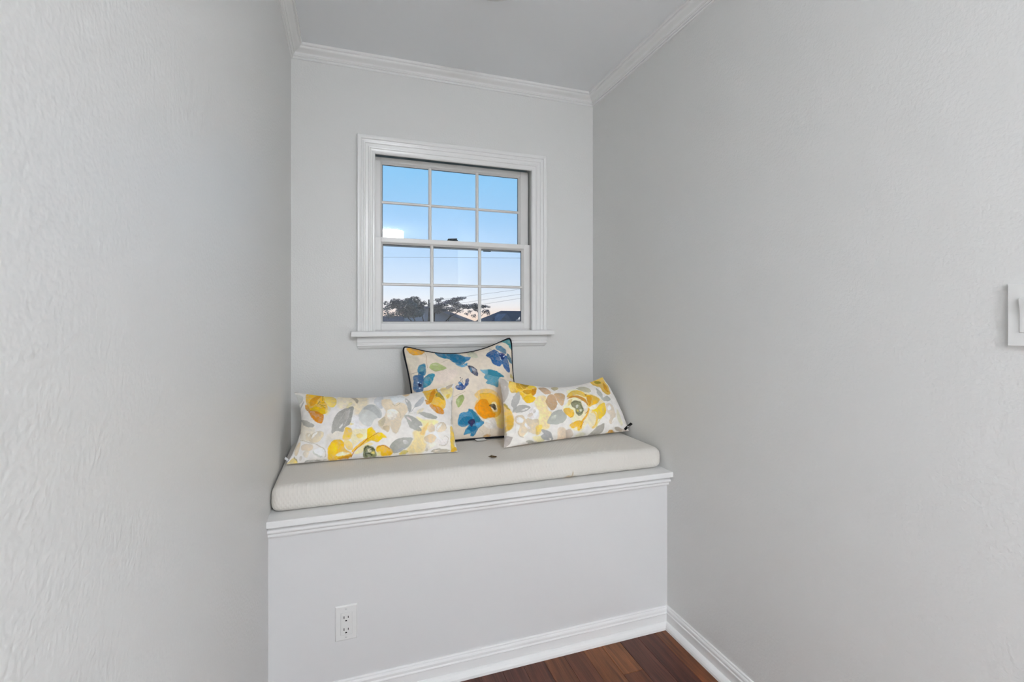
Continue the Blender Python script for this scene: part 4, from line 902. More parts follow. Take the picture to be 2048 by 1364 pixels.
PRINT_BACK = [
    ('f',(216,210,190),0.5,1,[(-0.965,0.747),(-0.775,0.767),(-0.787,0.593),(-0.882,0.443),(-0.988,0.433),(-1.000,0.633)]),
    ('f',(226,210,200),0.55,1.2,[(-0.527,0.407),(-0.223,0.443),(-0.160,0.300),(-0.330,0.140),(-0.520,0.130)]),
    ('f',(220,160,44),0.92,0.16,[(-0.945,0.940),(-0.867,0.993),(-0.738,0.993),(-0.630,0.997),(-0.625,0.937),(-0.708,0.820),(-0.810,0.780),(-0.895,0.810)]),
    ('f',(228,178,80),0.5,0.3,[(-0.927,0.913),(-0.845,0.973),(-0.825,0.910),(-0.895,0.857)]),
    ('l',(190,158,130),0.8,0.08,[(-0.645,0.907),(-0.617,0.813),(-0.645,0.650),(-0.650,0.493)],0.09),
    ('f',(52,128,158),0.92,0.16,[(-0.835,0.393),(-0.823,0.467),(-0.772,0.543),(-0.682,0.590),(-0.680,0.493),(-0.690,0.383),(-0.725,0.300),(-0.812,0.343)]),
    ('f',(120,172,170),0.5,0.3,[(-0.777,0.467),(-0.728,0.480),(-0.742,0.393),(-0.780,0.393)]),
    ('f',(36,98,134),0.92,0.16,[(-0.825,0.363),(-0.735,0.393),(-0.742,0.270),(-0.772,0.173),(-0.838,0.227)]),
    ('f',(60,104,148),0.92,0.16,[(-0.925,0.290),(-0.833,0.313),(-0.752,0.260),(-0.760,0.143),(-0.797,-0.040),(-0.960,-0.010),(-0.945,0.193)]),
    ('f',(46,132,156),0.92,0.16,[(-0.750,0.220),(-0.693,0.300),(-0.595,0.353),(-0.545,0.320),(-0.583,0.203),(-0.640,0.097),(-0.740,0.033),(-0.780,0.050)]),
    ('f',(84,160,190),0.5,0.4,[(-0.748,0.183),(-0.685,0.240),(-0.682,0.140),(-0.742,0.087)]),
    ('f',(22,30,66),0.92,0.16,[(-0.857,0.133),(-0.820,0.120),(-0.800,0.080),(-0.838,0.040),(-0.867,0.070)]),
    ('f',(214,228,242),0.92,0.16,[(-0.873,0.163),(-0.838,0.160),(-0.855,0.133)]),
    ('f',(204,218,238),0.92,0.16,[(-0.863,0.037),(-0.830,0.033),(-0.840,0.013)]),
    ('f',(180,200,225),0.92,0.16,[(-0.828,0.143),(-0.810,0.130),(-0.820,0.117)]),
    ('f',(170,184,124),0.92,0.16,[(-0.610,0.527),(-0.545,0.617),(-0.468,0.637),(-0.407,0.587),(-0.323,0.487),(-0.405,0.427),(-0.527,0.400),(-0.597,0.450)]),
    ('f',(198,202,164),0.6,0.16,[(-0.568,0.563),(-0.500,0.607),(-0.430,0.573),(-0.495,0.547)]),
    ('l',(150,160,100),0.8,0.08,[(-0.593,0.530),(-0.475,0.523),(-0.338,0.480)],0.06),
    ('l',(182,168,142),0.9,0.08,[(-0.410,0.623),(-0.265,0.743)],0.08),
    ('l',(176,164,146),0.8,0.08,[(-0.958,0.343),(-0.840,0.373)],0.12),
    ('f',(34,118,154),0.92,0.16,[(-0.445,0.993),(-0.362,0.993),(-0.210,0.993),(-0.095,0.993),(-0.010,0.893),(0.040,0.827),(0.125,0.770),(0.097,0.687),(0.028,0.643),(-0.017,0.580),(-0.062,0.533),(-0.120,0.567),(-0.157,0.623),(-0.208,0.683),(-0.247,0.773),(-0.343,0.783),(-0.425,0.870)]),
    ('f',(22,104,146),0.65,0.3,[(-0.193,0.970),(-0.150,0.963),(-0.017,0.857),(0.022,0.717),(-0.068,0.613),(-0.150,0.680),(-0.213,0.773)]),
    ('f',(84,154,188),0.85,0.16,[(-0.160,0.610),(-0.062,0.547),(0.038,0.600),(0.038,0.533),(-0.052,0.487),(-0.125,0.540)]),
    ('f',(88,134,174),0.8,0.16,[(0.045,0.810),(0.133,0.760),(0.097,0.687),(0.045,0.697)]),
    ('f',(192,192,168),0.8,0.4,[(0.103,0.947),(0.190,0.993),(0.225,0.957),(0.272,0.787),(0.245,0.720),(0.127,0.783)]),
    ('f',(116,116,98),0.7,0.16,[(0.175,0.980),(0.258,0.993),(0.270,0.993),(0.203,0.933)]),
    ('l',(40,100,150),0.9,0.08,[(-0.010,0.580),(0.025,0.560),(0.055,0.490)],0.12),
    ('f',(56,66,92),0.92,0.16,[(0.050,0.517),(0.113,0.507),(0.175,0.433),(0.205,0.337),(0.203,0.227),(0.140,0.257),(0.093,0.320),(0.062,0.403)]),
    ('f',(172,172,180),0.92,0.16,[(0.107,0.457),(0.160,0.427),(0.190,0.337),(0.143,0.347),(0.115,0.397)]),
    ('f',(90,140,175),0.8,0.16,[(0.075,0.463),(0.105,0.447),(0.110,0.350),(0.080,0.353)]),
    ('f',(120,130,160),0.8,0.16,[(0.125,0.337),(0.147,0.323),(0.137,0.290)]),
    ('f',(56,116,148),0.92,0.16,[(0.640,0.923),(0.713,0.893),(0.833,0.757),(0.848,0.680),(0.825,0.633),(0.725,0.727),(0.630,0.837)]),
    ('f',(34,92,146),0.92,0.16,[(0.415,0.743),(0.460,0.810),(0.550,0.833),(0.603,0.833),(0.675,0.733),(0.750,0.627),(0.838,0.573),(0.860,0.477),(0.893,0.293),(0.883,0.220),(0.833,0.217),(0.752,0.310),(0.710,0.417),(0.655,0.377),(0.583,0.403),(0.510,0.487),(0.490,0.610),(0.425,0.700)]),
    ('f',(72,112,168),0.6,0.4,[(0.528,0.470),(0.665,0.450),(0.700,0.410),(0.627,0.377)]),
    ('f',(66,96,150),0.6,0.3,[(0.758,0.367),(0.883,0.313),(0.870,0.220),(0.792,0.267)]),
    ('f',(52,110,136),0.92,0.16,[(0.857,0.633),(0.897,0.597),(0.975,0.467),(0.978,0.387),(0.895,0.433),(0.845,0.550)]),
    ('f',(24,44,104),0.9,0.16,[(0.703,0.713),(0.812,0.627),(0.778,0.537),(0.725,0.520),(0.688,0.600)]),
    ('f',(220,232,244),0.92,0.16,[(0.637,0.733),(0.675,0.717),(0.653,0.703)]),
    ('f',(215,228,244),0.92,0.16,[(0.752,0.587),(0.800,0.607),(0.775,0.567)]),
    ('f',(200,214,240),0.92,0.16,[(0.703,0.683),(0.725,0.670),(0.705,0.657)]),
    ('l',(228,238,228),0.9,0.08,[(0.685,0.613),(0.708,0.510)],0.13),
    ('l',(40,70,100),0.9,0.08,[(0.508,0.927),(0.545,0.867)],0.06),
    ('l',(40,70,100),0.9,0.08,[(0.488,0.870),(0.545,0.860)],0.06),
    ('f',(52,136,142),0.92,0.16,[(0.850,1.000),(1.000,1.000),(1.000,0.933),(0.998,0.677),(0.943,0.747),(0.890,0.860),(0.805,0.947),(0.742,0.997),(0.855,1.000)]),
    ('f',(196,180,110),0.8,0.16,[(0.920,0.183),(0.995,0.083),(0.880,0.110)]),
    ('f',(74,150,174),0.92,0.16,[(0.258,0.370),(0.330,0.347),(0.423,0.350),(0.535,0.307),(0.657,0.207),(0.720,0.130),(0.605,0.113),(0.562,-0.073),(0.443,-0.023),(0.330,0.040),(0.360,0.097),(0.310,0.167),(0.335,0.237),(0.290,0.297)]),
    ('f',(44,132,156),0.85,0.16,[(0.405,0.340),(0.532,0.297),(0.645,0.197),(0.698,0.133),(0.590,0.147),(0.468,0.193),(0.395,0.247)]),
    ('f',(124,180,200),0.7,0.16,[(0.265,0.363),(0.395,0.333),(0.385,0.237),(0.335,0.247)]),
    ('f',(32,74,134),0.92,0.16,[(-0.220,-0.020),(-0.200,0.037),(-0.152,0.043),(-0.162,0.107),(-0.130,0.127),(-0.090,0.070),(-0.062,0.027),(-0.027,0.157),(0.015,0.193),(0.035,0.160),(0.010,0.050),(-0.035,-0.007),(-0.062,-0.047),(-0.142,-0.070)]),
    ('f',(116,166,210),0.85,0.16,[(-0.147,0.107),(-0.110,0.093),(-0.130,0.053),(-0.165,0.077)]),
    ('f',(150,170,200),0.7,0.16,[(-0.200,0.027),(-0.155,0.023),(-0.180,-0.007)]),
    ('l',(40,60,80),0.9,0.08,[(-0.115,0.167),(-0.073,0.067)],0.05),
    ('l',(40,60,80),0.9,0.08,[(-0.093,0.187),(-0.080,0.080)],0.05),
    ('f',(44,44,36),0.92,0.16,[(-0.120,0.233),(-0.105,0.227),(-0.110,0.207),(-0.120,0.210)]),
    ('f',(44,44,36),0.92,0.16,[(-0.090,0.207),(-0.075,0.203),(-0.080,0.183),(-0.090,0.187)]),
    ('f',(44,44,36),0.92,0.16,[(-0.120,0.173),(-0.105,0.170),(-0.112,0.147),(-0.122,0.150)]),
    ('l',(176,160,140),0.9,0.08,[(-0.312,-0.220),(-0.228,-0.183),(-0.052,-0.103)],0.08),
    ('l',(196,184,166),0.7,0.08,[(-0.017,-0.087),(0.095,-0.150)],0.05),
    ('f',(156,172,102),0.92,0.16,[(-0.228,-0.263),(-0.172,-0.200),(-0.112,-0.180),(-0.093,-0.257),(-0.135,-0.360),(-0.203,-0.427),(-0.235,-0.363)]),
    ('f',(184,194,146),0.7,0.16,[(-0.220,-0.277),(-0.167,-0.250),(-0.193,-0.347),(-0.228,-0.363)]),
    ('l',(138,150,90),0.8,0.08,[(-0.112,-0.190),(-0.198,-0.413)],0.05),
    ('f',(237,199,120),0.85,0.4,[(0.110,-0.173),(0.203,-0.100),(0.365,-0.097),(0.490,-0.160),(0.573,-0.293),(0.615,-0.577),(0.595,-0.863),(0.475,-0.833),(0.445,-0.740),(0.347,-0.700),(0.225,-0.677),(0.135,-0.583),(0.075,-0.467),(0.113,-0.327),(0.150,-0.300),(0.110,-0.247)]),
    ('f',(228,174,50),0.9,0.3,[(0.195,-0.193),(0.393,-0.190),(0.522,-0.290),(0.562,-0.443),(0.560,-0.573),(0.478,-0.657),(0.347,-0.683),(0.225,-0.680),(0.143,-0.600),(0.143,-0.377),(0.195,-0.283)]),
    ('f',(229,146,18),0.95,0.2,[(0.075,-0.467),(0.107,-0.393),(0.193,-0.313),(0.290,-0.310),(0.345,-0.393),(0.383,-0.480),(0.393,-0.563),(0.453,-0.610),(0.423,-0.663),(0.312,-0.663),(0.225,-0.677),(0.167,-0.630),(0.110,-0.570)]),
    ('l',(206,170,50),0.8,0.1,[(0.203,-0.193),(0.355,-0.197)],0.14),
    ('f',(241,222,184),0.92,0.16,[(0.390,-0.407),(0.430,-0.370),(0.482,-0.393),(0.495,-0.550),(0.420,-0.563),(0.373,-0.480)]),
    ('f',(52,46,38),0.92,0.16,[(0.350,-0.440),(0.407,-0.407),(0.460,-0.430),(0.480,-0.513),(0.450,-0.540),(0.407,-0.500),(0.365,-0.460)]),
    ('l',(190,160,120),0.8,0.08,[(0.490,-0.327),(0.545,-0.183)],0.06),
    ('f',(231,225,217),0.85,0.6,[(0.258,-0.697),(0.438,-0.690),(0.438,-0.840),(0.340,-0.867),(0.235,-0.813)]),
    ('f',(206,160,90),0.8,0.3,[(0.215,-0.983),(0.280,-0.950),(0.353,-0.970),(0.318,-1.000),(0.238,-1.000)]),
    ('f',(200,156,110),0.8,0.3,[(0.383,-0.997),(0.443,-0.990),(0.472,-1.000),(0.410,-1.000)]),
    ('l',(190,180,150),0.8,0.08,[(0.130,-0.857),(0.200,-0.923),(0.215,-0.990)],0.07),
    ('l',(206,186,160),0.8,0.08,[(0.340,-0.867),(0.333,-0.937),(0.300,-0.960)],0.09),
    ('f',(42,128,168),0.92,0.16,[(-0.237,-0.710),(-0.232,-0.657),(-0.175,-0.540),(-0.057,-0.530),(-0.027,-0.477),(0.045,-0.503),(0.090,-0.597),(0.170,-0.690),(0.228,-0.763),(0.147,-0.823),(0.095,-0.887),(0.048,-0.960),(-0.020,-0.957),(-0.030,-0.917),(-0.132,-0.937),(-0.135,-0.900),(-0.090,-0.823),(-0.055,-0.783),(-0.147,-0.800),(-0.228,-0.760)]),
    ('f',(26,112,150),0.8,0.16,[(-0.165,-0.647),(-0.080,-0.610),(0.018,-0.653),(-0.027,-0.737),(-0.070,-0.767),(-0.177,-0.757),(-0.220,-0.727)]),
    ('f',(36,116,142),0.8,0.16,[(-0.037,-0.497),(0.062,-0.523),(0.163,-0.690),(0.100,-0.737),(0.050,-0.683),(0.022,-0.573)]),
    ('f',(80,152,192),0.9,0.16,[(0.073,-0.770),(0.205,-0.727),(0.220,-0.770),(0.130,-0.830)]),
    ('f',(24,104,146),0.92,0.16,[(-0.073,-0.823),(-0.005,-0.803),(0.080,-0.803),(0.080,-0.860),(0.020,-0.897),(-0.065,-0.867)]),
    ('f',(76,154,188),0.8,0.16,[(-0.132,-0.907),(-0.073,-0.850),(-0.005,-0.910),(-0.073,-0.920)]),
    ('f',(46,44,86),0.92,0.16,[(-0.060,-0.723),(-0.007,-0.677),(0.050,-0.683),(0.065,-0.743),(0.030,-0.767),(0.005,-0.813),(-0.037,-0.770)]),
    ('f',(80,50,92),0.8,0.16,[(-0.017,-0.710),(0.025,-0.707),(0.012,-0.763)]),
    ('f',(178,172,130),0.8,0.16,[(-0.267,-1.000),(-0.147,-1.000),(-0.002,-1.000),(-0.015,-1.000),(-0.137,-1.000),(-0.255,-1.000)]),
]
PRINT_RIGHT = [
    ('f',(241,216,160),0.88,0.6,[(-0.527,0.317),(-0.350,0.393),(-0.362,-0.107),(-0.305,-0.237),(-0.370,-0.447),(-0.348,-0.620),(-0.385,-0.710),(-0.545,-0.737),(-0.565,-0.573),(-0.502,-0.240),(-0.557,0.043)]),
    ('f',(186,178,170),0.92,0.16,[(-1.000,1.000),(-0.910,0.987),(-0.897,0.797),(-0.917,0.540),(-0.975,0.280),(-1.000,0.300),(-1.000,0.583)]),
    ('f',(205,198,196),0.6,0.2,[(-0.955,0.723),(-0.935,0.723),(-0.950,0.583),(-0.970,0.563)]),
    ('f',(226,220,205),0.9,0.16,[(-0.922,0.987),(-0.835,0.977),(-0.890,0.833)]),
    ('f',(238,190,50),0.92,0.16,[(-0.892,0.817),(-0.835,0.977),(-0.728,0.983),(-0.535,0.983),(-0.435,0.843),(-0.495,0.513),(-0.568,0.383),(-0.527,0.317),(-0.575,0.170),(-0.660,0.127),(-0.725,0.263),(-0.748,0.410),(-0.818,0.517),(-0.880,0.497),(-0.890,0.643)]),
    ('f',(243,208,116),0.8,0.16,[(-0.890,0.797),(-0.762,0.983),(-0.802,0.683),(-0.857,0.540),(-0.890,0.643)]),
    ('f',(196,150,40),0.85,0.16,[(-0.725,0.987),(-0.645,0.990),(-0.515,0.980),(-0.643,0.697),(-0.735,0.627),(-0.787,0.747)]),
    ('f',(206,150,30),0.92,0.16,[(-0.695,0.587),(-0.580,0.660),(-0.570,0.530),(-0.633,0.457),(-0.693,0.500)]),
    ('f',(204,136,24),0.92,0.16,[(-0.555,0.637),(-0.455,0.767),(-0.508,0.487),(-0.565,0.407)]),
    ('f',(150,124,44),0.7,0.16,[(-0.660,0.987),(-0.547,0.937),(-0.625,0.773)]),
    ('l',(249,218,120),0.9,0.08,[(-0.792,0.770),(-0.782,0.583),(-0.715,0.563)],0.11),
    ('l',(249,218,120),0.9,0.08,[(-0.695,0.900),(-0.688,0.653),(-0.570,0.663)],0.11),
    ('l',(249,218,120),0.9,0.08,[(-0.637,0.410),(-0.568,0.383),(-0.527,0.317)],0.11),
    ('l',(249,218,120),0.9,0.08,[(-0.718,0.540),(-0.657,0.410)],0.11),
    ('f',(237,190,28),0.85,0.16,[(-0.710,0.323),(-0.603,0.407),(-0.535,0.317),(-0.585,0.170),(-0.670,0.140)]),
    ('f',(176,174,170),0.92,0.16,[(-0.845,0.413),(-0.790,0.517),(-0.760,0.517),(-0.775,0.267),(-0.823,0.087),(-0.838,-0.050),(-0.897,-0.100),(-0.885,0.017),(-0.910,0.113),(-0.890,0.283)]),
    ('f',(168,166,160),0.92,0.16,[(-0.835,0.037),(-0.780,0.087),(-0.685,0.060),(-0.630,-0.017),(-0.675,-0.093),(-0.772,-0.140),(-0.882,-0.107)]),
    ('f',(232,228,222),0.92,0.16,[(-0.770,-0.070),(-0.708,-0.030),(-0.662,-0.040),(-0.728,-0.100)]),
    ('f',(228,190,98),0.88,0.5,[(-0.998,0.203),(-0.960,0.103),(-0.905,-0.097),(-0.880,-0.343),(-0.907,-0.547),(-0.960,-0.583),(-0.998,-0.560),(-1.000,-0.227)]),
    ('f',(178,152,58),0.8,0.16,[(-1.000,0.210),(-0.973,0.177),(-0.927,-0.017),(-0.970,0.057)]),
    ('f',(222,176,60),0.75,0.4,[(-0.975,-0.190),(-0.907,-0.197),(-0.897,-0.467),(-0.960,-0.567)]),
    ('f',(170,150,110),0.7,0.16,[(-1.000,-0.473),(-0.990,-0.440),(-0.980,-0.677),(-1.000,-0.680)]),
    ('f',(172,164,158),0.92,0.16,[(-1.000,-0.713),(-0.970,-0.727),(-0.892,-0.787),(-0.930,-0.943),(-0.980,-1.000),(-1.000,-1.000)]),
    ('f',(230,216,207),0.6,0.16,[(-0.875,-0.143),(-0.845,-0.190),(-0.867,-0.567),(-0.873,-0.753)]),
    ('f',(218,200,170),0.85,0.16,[(-0.873,-0.300),(-0.845,-0.207),(-0.760,-0.233),(-0.722,-0.367),(-0.685,-0.343),(-0.635,-0.390),(-0.527,-0.430),(-0.542,-0.813),(-0.685,-0.710),(-0.730,-0.813),(-0.795,-0.777),(-0.830,-0.683),(-0.802,-0.510),(-0.857,-0.420)]),
    ('f',(241,236,232),0.92,0.16,[(-0.855,-0.290),(-0.805,-0.273),(-0.748,-0.360),(-0.775,-0.453),(-0.833,-0.413)]),
    ('f',(241,232,226),0.92,0.16,[(-0.732,-0.450),(-0.700,-0.510),(-0.652,-0.617),(-0.688,-0.637),(-0.735,-0.533)]),
    ('f',(243,236,222),0.92,0.16,[(-0.738,-0.797),(-0.700,-0.707),(-0.675,-0.700),(-0.690,-0.783),(-0.730,-0.813)]),
    ('l',(172,154,122),0.8,0.08,[(-0.825,-0.657),(-0.787,-0.793),(-0.738,-0.827)],0.09),
    ('l',(190,170,146),0.7,0.08,[(-0.863,-0.320),(-0.833,-0.463),(-0.792,-0.497)],0.08),
    ('f',(237,231,228),0.92,0.16,[(-0.640,-0.100),(-0.562,-0.017),(-0.515,-0.123),(-0.530,-0.270),(-0.607,-0.380),(-0.667,-0.313)]),
    ('f',(204,198,190),0.7,0.16,[(-0.595,-0.110),(-0.565,-0.077),(-0.552,-0.157),(-0.583,-0.207)]),
    ('f',(208,194,176),0.7,0.16,[(-0.682,-0.237),(-0.625,-0.177),(-0.603,-0.257),(-0.685,-0.327)]),
    ('f',(234,200,90),0.8,0.4,[(-0.565,-0.603),(-0.475,-0.577),(-0.475,-0.690),(-0.508,-0.807),(-0.560,-0.823)]),
    ('f',(226,214,150),0.7,0.5,[(-0.610,-0.870),(-0.450,-0.877),(-0.412,-1.000),(-0.512,-1.000)]),
    ('f',(196,166,136),0.92,0.16,[(-0.407,0.790),(-0.282,0.843),(-0.237,0.663),(-0.242,0.507),(-0.340,0.473),(-0.390,0.610)]),
    ('f',(192,158,120),0.92,0.16,[(-0.358,0.247),(-0.272,0.450),(-0.200,0.450),(-0.185,0.140),(-0.210,-0.060),(-0.290,-0.170),(-0.340,-0.070),(-0.375,0.130)]),
    ('f',(196,164,126),0.92,0.16,[(-0.185,0.480),(-0.080,0.540),(-0.010,0.407),(-0.093,0.013),(-0.142,0.020),(-0.172,0.210)]),
    ('f',(190,178,140),0.92,0.16,[(-0.172,0.857),(-0.050,0.963),(-0.050,0.803),(-0.152,0.670)]),
    ('l',(214,180,146),0.8,0.08,[(-0.232,0.633),(-0.200,0.510),(-0.177,0.393),(-0.185,0.187)],0.12),
    ('f',(172,174,166),0.92,0.16,[(-0.392,-0.547),(-0.350,-0.380),(-0.285,-0.240),(-0.160,-0.153),(-0.125,-0.203),(-0.073,-0.393),(-0.120,-0.550),(-0.235,-0.620),(-0.328,-0.593)]),
    ('f',(198,200,188),0.7,0.3,[(-0.323,-0.383),(-0.242,-0.323),(-0.267,-0.467),(-0.328,-0.507)]),
    ('f',(164,164,164),0.92,0.16,[(-0.488,-0.870),(-0.445,-0.820),(-0.483,-0.737),(-0.458,-0.710),(-0.355,-0.793),(-0.300,-0.920),(-0.282,-0.993),(-0.323,-1.000),(-0.407,-0.973),(-0.463,-0.927)]),
    ('f',(234,228,222),0.92,0.16,[(-0.360,-0.933),(-0.310,-0.967),(-0.315,-1.000)]),
    ('f',(220,200,176),0.8,0.4,[(-0.215,-1.000),(-0.215,-0.857),(-0.155,-0.747),(-0.073,-0.840),(-0.045,-1.000),(-0.172,-1.000)]),
    ('f',(172,168,156),0.92,0.16,[(-0.698,-0.953),(-0.640,-0.937),(-0.540,-0.983),(-0.460,-1.000),(-0.568,-1.000),(-0.633,-1.000)]),
    ('f',(186,170,130),0.8,0.16,[(-0.807,-1.000),(-0.703,-1.000),(-0.640,-1.000),(-0.752,-1.000)]),
    ('f',(239,226,190),0.9,0.3,[(0.065,0.623),(0.230,0.687),(0.395,0.467),(0.565,0.233),(0.650,-0.103),(0.607,-0.427),(0.455,-0.557),(0.420,-0.807),(0.320,-0.840),(0.250,-0.697),(0.135,-0.893),(-0.050,-0.733),(0.010,-0.563),(-0.110,-0.180),(-0.088,-0.057),(0.032,0.200)]),
    ('f',(222,186,76),0.92,0.16,[(0.008,0.307),(0.147,0.607),(0.278,0.617),(0.363,0.420),(0.347,0.237),(0.200,0.407)]),
    ('f',(198,136,40),0.92,0.16,[(-0.002,0.230),(0.075,0.347),(0.185,0.380),(0.280,0.277),(0.330,0.140),(0.325,-0.090),(0.262,0.107),(0.167,0.277),(0.062,0.270)]),
    ('f',(228,180,30),0.92,0.16,[(0.367,0.337),(0.490,0.300),(0.583,0.110),(0.510,-0.037),(0.410,-0.130),(0.330,-0.133),(0.353,0.087)]),
    ('f',(204,142,30),0.75,0.16,[(0.363,0.257),(0.423,0.293),(0.448,0.210),(0.383,-0.057),(0.325,-0.090)]),
    ('f',(237,198,52),0.92,0.16,[(0.370,-0.270),(0.555,-0.090),(0.647,-0.060),(0.613,-0.387),(0.505,-0.567),(0.435,-0.570),(0.450,-0.363)]),
    ('f',(241,232,214),0.92,0.16,[(0.343,-0.180),(0.453,-0.070),(0.535,-0.077),(0.458,-0.223),(0.373,-0.250)]),
    ('f',(240,232,224),0.92,0.16,[(0.242,0.110),(0.298,0.053),(0.315,-0.087),(0.285,-0.233),(0.240,-0.267),(0.240,-0.117)]),
    ('f',(214,192,110),0.7,0.3,[(0.020,0.177),(0.095,0.213),(0.038,0.010),(-0.017,-0.027)]),
    ('f',(134,136,104),0.92,0.16,[(0.052,0.053),(0.127,0.160),(0.220,0.093),(0.228,-0.070),(0.238,-0.223),(0.185,-0.397),(0.125,-0.423),(0.088,-0.317),(0.095,-0.173),(0.055,-0.083)]),
    ('f',(218,218,204),0.92,0.16,[(0.120,-0.050),(0.170,-0.037),(0.147,-0.140),(0.117,-0.137)]),
    ('f',(220,220,196),0.92,0.16,[(0.160,-0.207),(0.208,-0.217),(0.177,-0.293)]),
    ('f',(206,190,96),0.8,0.16,[(0.113,-0.197),(0.147,-0.227),(0.127,-0.303)]),
    ('l',(66,70,48),0.9,0.08,[(0.052,0.053),(0.150,0.107),(0.210,0.023)],0.11),
    ('l',(66,70,48),0.9,0.08,[(0.103,-0.280),(0.163,-0.350),(0.225,-0.240)],0.11),
    ('l',(66,70,48),0.9,0.08,[(0.203,-0.020),(0.220,-0.197)],0.11),
    ('l',(66,70,48),0.9,0.08,[(0.095,-0.340),(0.137,-0.407)],0.11),
    ('f',(230,182,50),0.92,0.16,[(-0.107,-0.160),(-0.025,-0.110),(0.052,-0.207),(0.050,-0.407),(-0.010,-0.453),(-0.078,-0.347)]),
    ('l',(190,140,40),0.9,0.08,[(-0.020,-0.450),(0.030,-0.403),(0.042,-0.290)],0.1),
    ('f',(237,186,48),0.92,0.16,[(0.180,-0.597),(0.078,-0.577),(-0.030,-0.673),(0.005,-0.777),(0.078,-0.760),(0.088,-0.857),(0.133,-0.837),(0.165,-0.680)]),
    ('l',(232,174,36),0.9,0.15,[(0.328,-0.220),(0.260,-0.447),(0.180,-0.597),(0.150,-0.777)],0.42),
    ('l',(180,110,30),0.9,0.08,[(0.308,-0.297),(0.248,-0.367)],0.12),
    ('l',(190,118,30),0.9,0.08,[(0.198,-0.633),(0.133,-0.773)],0.1),
    ('l',(239,202,86),0.85,0.2,[(0.370,-0.350),(0.430,-0.440),(0.417,-0.657),(0.340,-0.813)],0.42),
    ('l',(226,214,120),0.8,0.15,[(0.515,-0.567),(0.423,-0.727),(0.420,-0.823)],0.2),
    ('f',(176,128,50),0.92,0.16,[(0.343,0.370),(0.387,0.383),(0.357,0.287)]),
    ('l',(246,216,130),0.9,0.08,[(0.288,0.250),(0.343,0.090),(0.330,-0.157)],0.1),
    ('f',(184,178,148),0.85,0.16,[(0.282,0.750),(0.413,0.803),(0.505,0.627),(0.495,0.463),(0.395,0.467),(0.300,0.623)]),
    ('f',(224,184,70),0.92,0.16,[(0.673,0.993),(0.877,1.000),(1.000,0.993),(0.943,0.740),(0.895,0.340),(0.798,0.270),(0.738,0.407),(0.725,0.617),(0.653,0.800)]),
    ('f',(150,134,40),0.8,0.16,[(0.752,0.957),(0.857,0.923),(0.843,0.793),(0.742,0.820)]),
    ('f',(206,146,40),0.9,0.16,[(0.900,0.793),(0.885,0.640),(0.870,0.390),(0.825,0.420),(0.802,0.583)]),
    ('l',(190,144,56),0.9,0.08,[(0.665,0.863),(0.698,0.667)],0.1),
    ('f',(174,174,164),0.92,0.16,[(0.643,0.593),(0.673,0.493),(0.695,0.310),(0.667,0.167),(0.770,0.227),(0.812,0.107),(0.760,0.017),(0.655,0.027),(0.623,0.127),(0.598,0.357)]),
    ('l',(140,160,164),0.8,0.08,[(0.750,0.203),(0.798,0.083),(0.703,0.033)],0.06),
    ('f',(214,200,180),0.85,0.16,[(0.673,-0.107),(0.750,-0.070),(0.792,-0.200),(0.790,-0.400),(0.802,-0.477),(0.710,-0.710),(0.653,-0.773),(0.627,-0.697),(0.677,-0.513),(0.640,-0.350)]),
    ('f',(243,238,238),0.92,0.16,[(0.665,-0.210),(0.732,-0.153),(0.730,-0.280),(0.665,-0.333)]),
    ('f',(245,238,230),0.92,0.16,[(0.667,-0.723),(0.742,-0.593),(0.765,-0.593),(0.705,-0.743)]),
    ('l',(190,170,160),0.8,0.08,[(0.673,-0.107),(0.663,-0.353)],0.07),
    ('f',(214,208,170),0.6,0.4,[(0.850,-0.280),(0.890,-0.487),(0.883,-0.787),(0.838,-0.860),(0.805,-0.633)]),
    ('f',(170,166,156),0.92,0.16,[(0.282,-1.000),(0.328,-0.943),(0.420,-0.807),(0.542,-0.730),(0.540,-0.857),(0.498,-0.990),(0.387,-1.000)]),
    ('l',(190,186,176),0.7,0.08,[(0.502,-0.787),(0.353,-1.000)],0.06),
    ('f',(222,190,110),0.8,0.16,[(0.573,-1.000),(0.623,-0.980),(0.630,-1.000)]),
    ('f',(200,150,60),0.92,0.16,[(0.627,-0.993),(0.625,-0.943),(0.670,-0.933),(0.742,-0.987),(0.768,-1.000),(0.640,-1.000)]),
    ('f',(178,166,150),0.92,0.16,[(0.715,-0.893),(0.770,-0.870),(0.835,-0.923),(0.873,-0.990),(0.815,-0.997),(0.750,-0.953)]),
    ('f',(196,184,170),0.7,0.16,[(0.835,-0.937),(0.955,-0.970),(0.990,-1.000),(0.903,-1.000)]),
    ('f',(220,202,178),0.75,0.4,[(-0.232,-0.760),(-0.142,-0.717),(-0.085,-0.863),(-0.112,-1.000),(-0.200,-1.000)]),
    ('f',(192,176,160),0.8,0.3,[(-0.098,-0.817),(-0.022,-0.800),(0.030,-0.930),(0.000,-1.000),(-0.073,-1.000)]),
    ('f',(206,202,178),0.7,0.4,[(0.073,-1.000),(0.120,-0.917),(0.215,-0.937),(0.228,-1.000)]),
]

pl, plc = make_pillow('lumbar_pillow', PILLOW_LEFT, (231, 227, 222), PRINT_LEFT,
                      'long lumbar pillow with yellow and grey flowers at the left wall', 340, 170)
pb, pbc = make_pillow('square_pillow', PILLOW_BACK, (226, 214, 197), PRINT_BACK,
                      'square cream pillow with blue and orange flowers and dark piping under the window', 260, 260)
pr_, prc = make_pillow('lumbar_pillow', PILLOW_RIGHT, (231, 227, 221), PRINT_RIGHT,
                       'lumbar pillow with yellow rose print and black tag at the right wall', 340, 170)
MB().tube([tuple(p) for p in seam_loop(PILLOW_BACK)], 0.0048, n=8, closed=True).build('piping', M['navy'], pb)
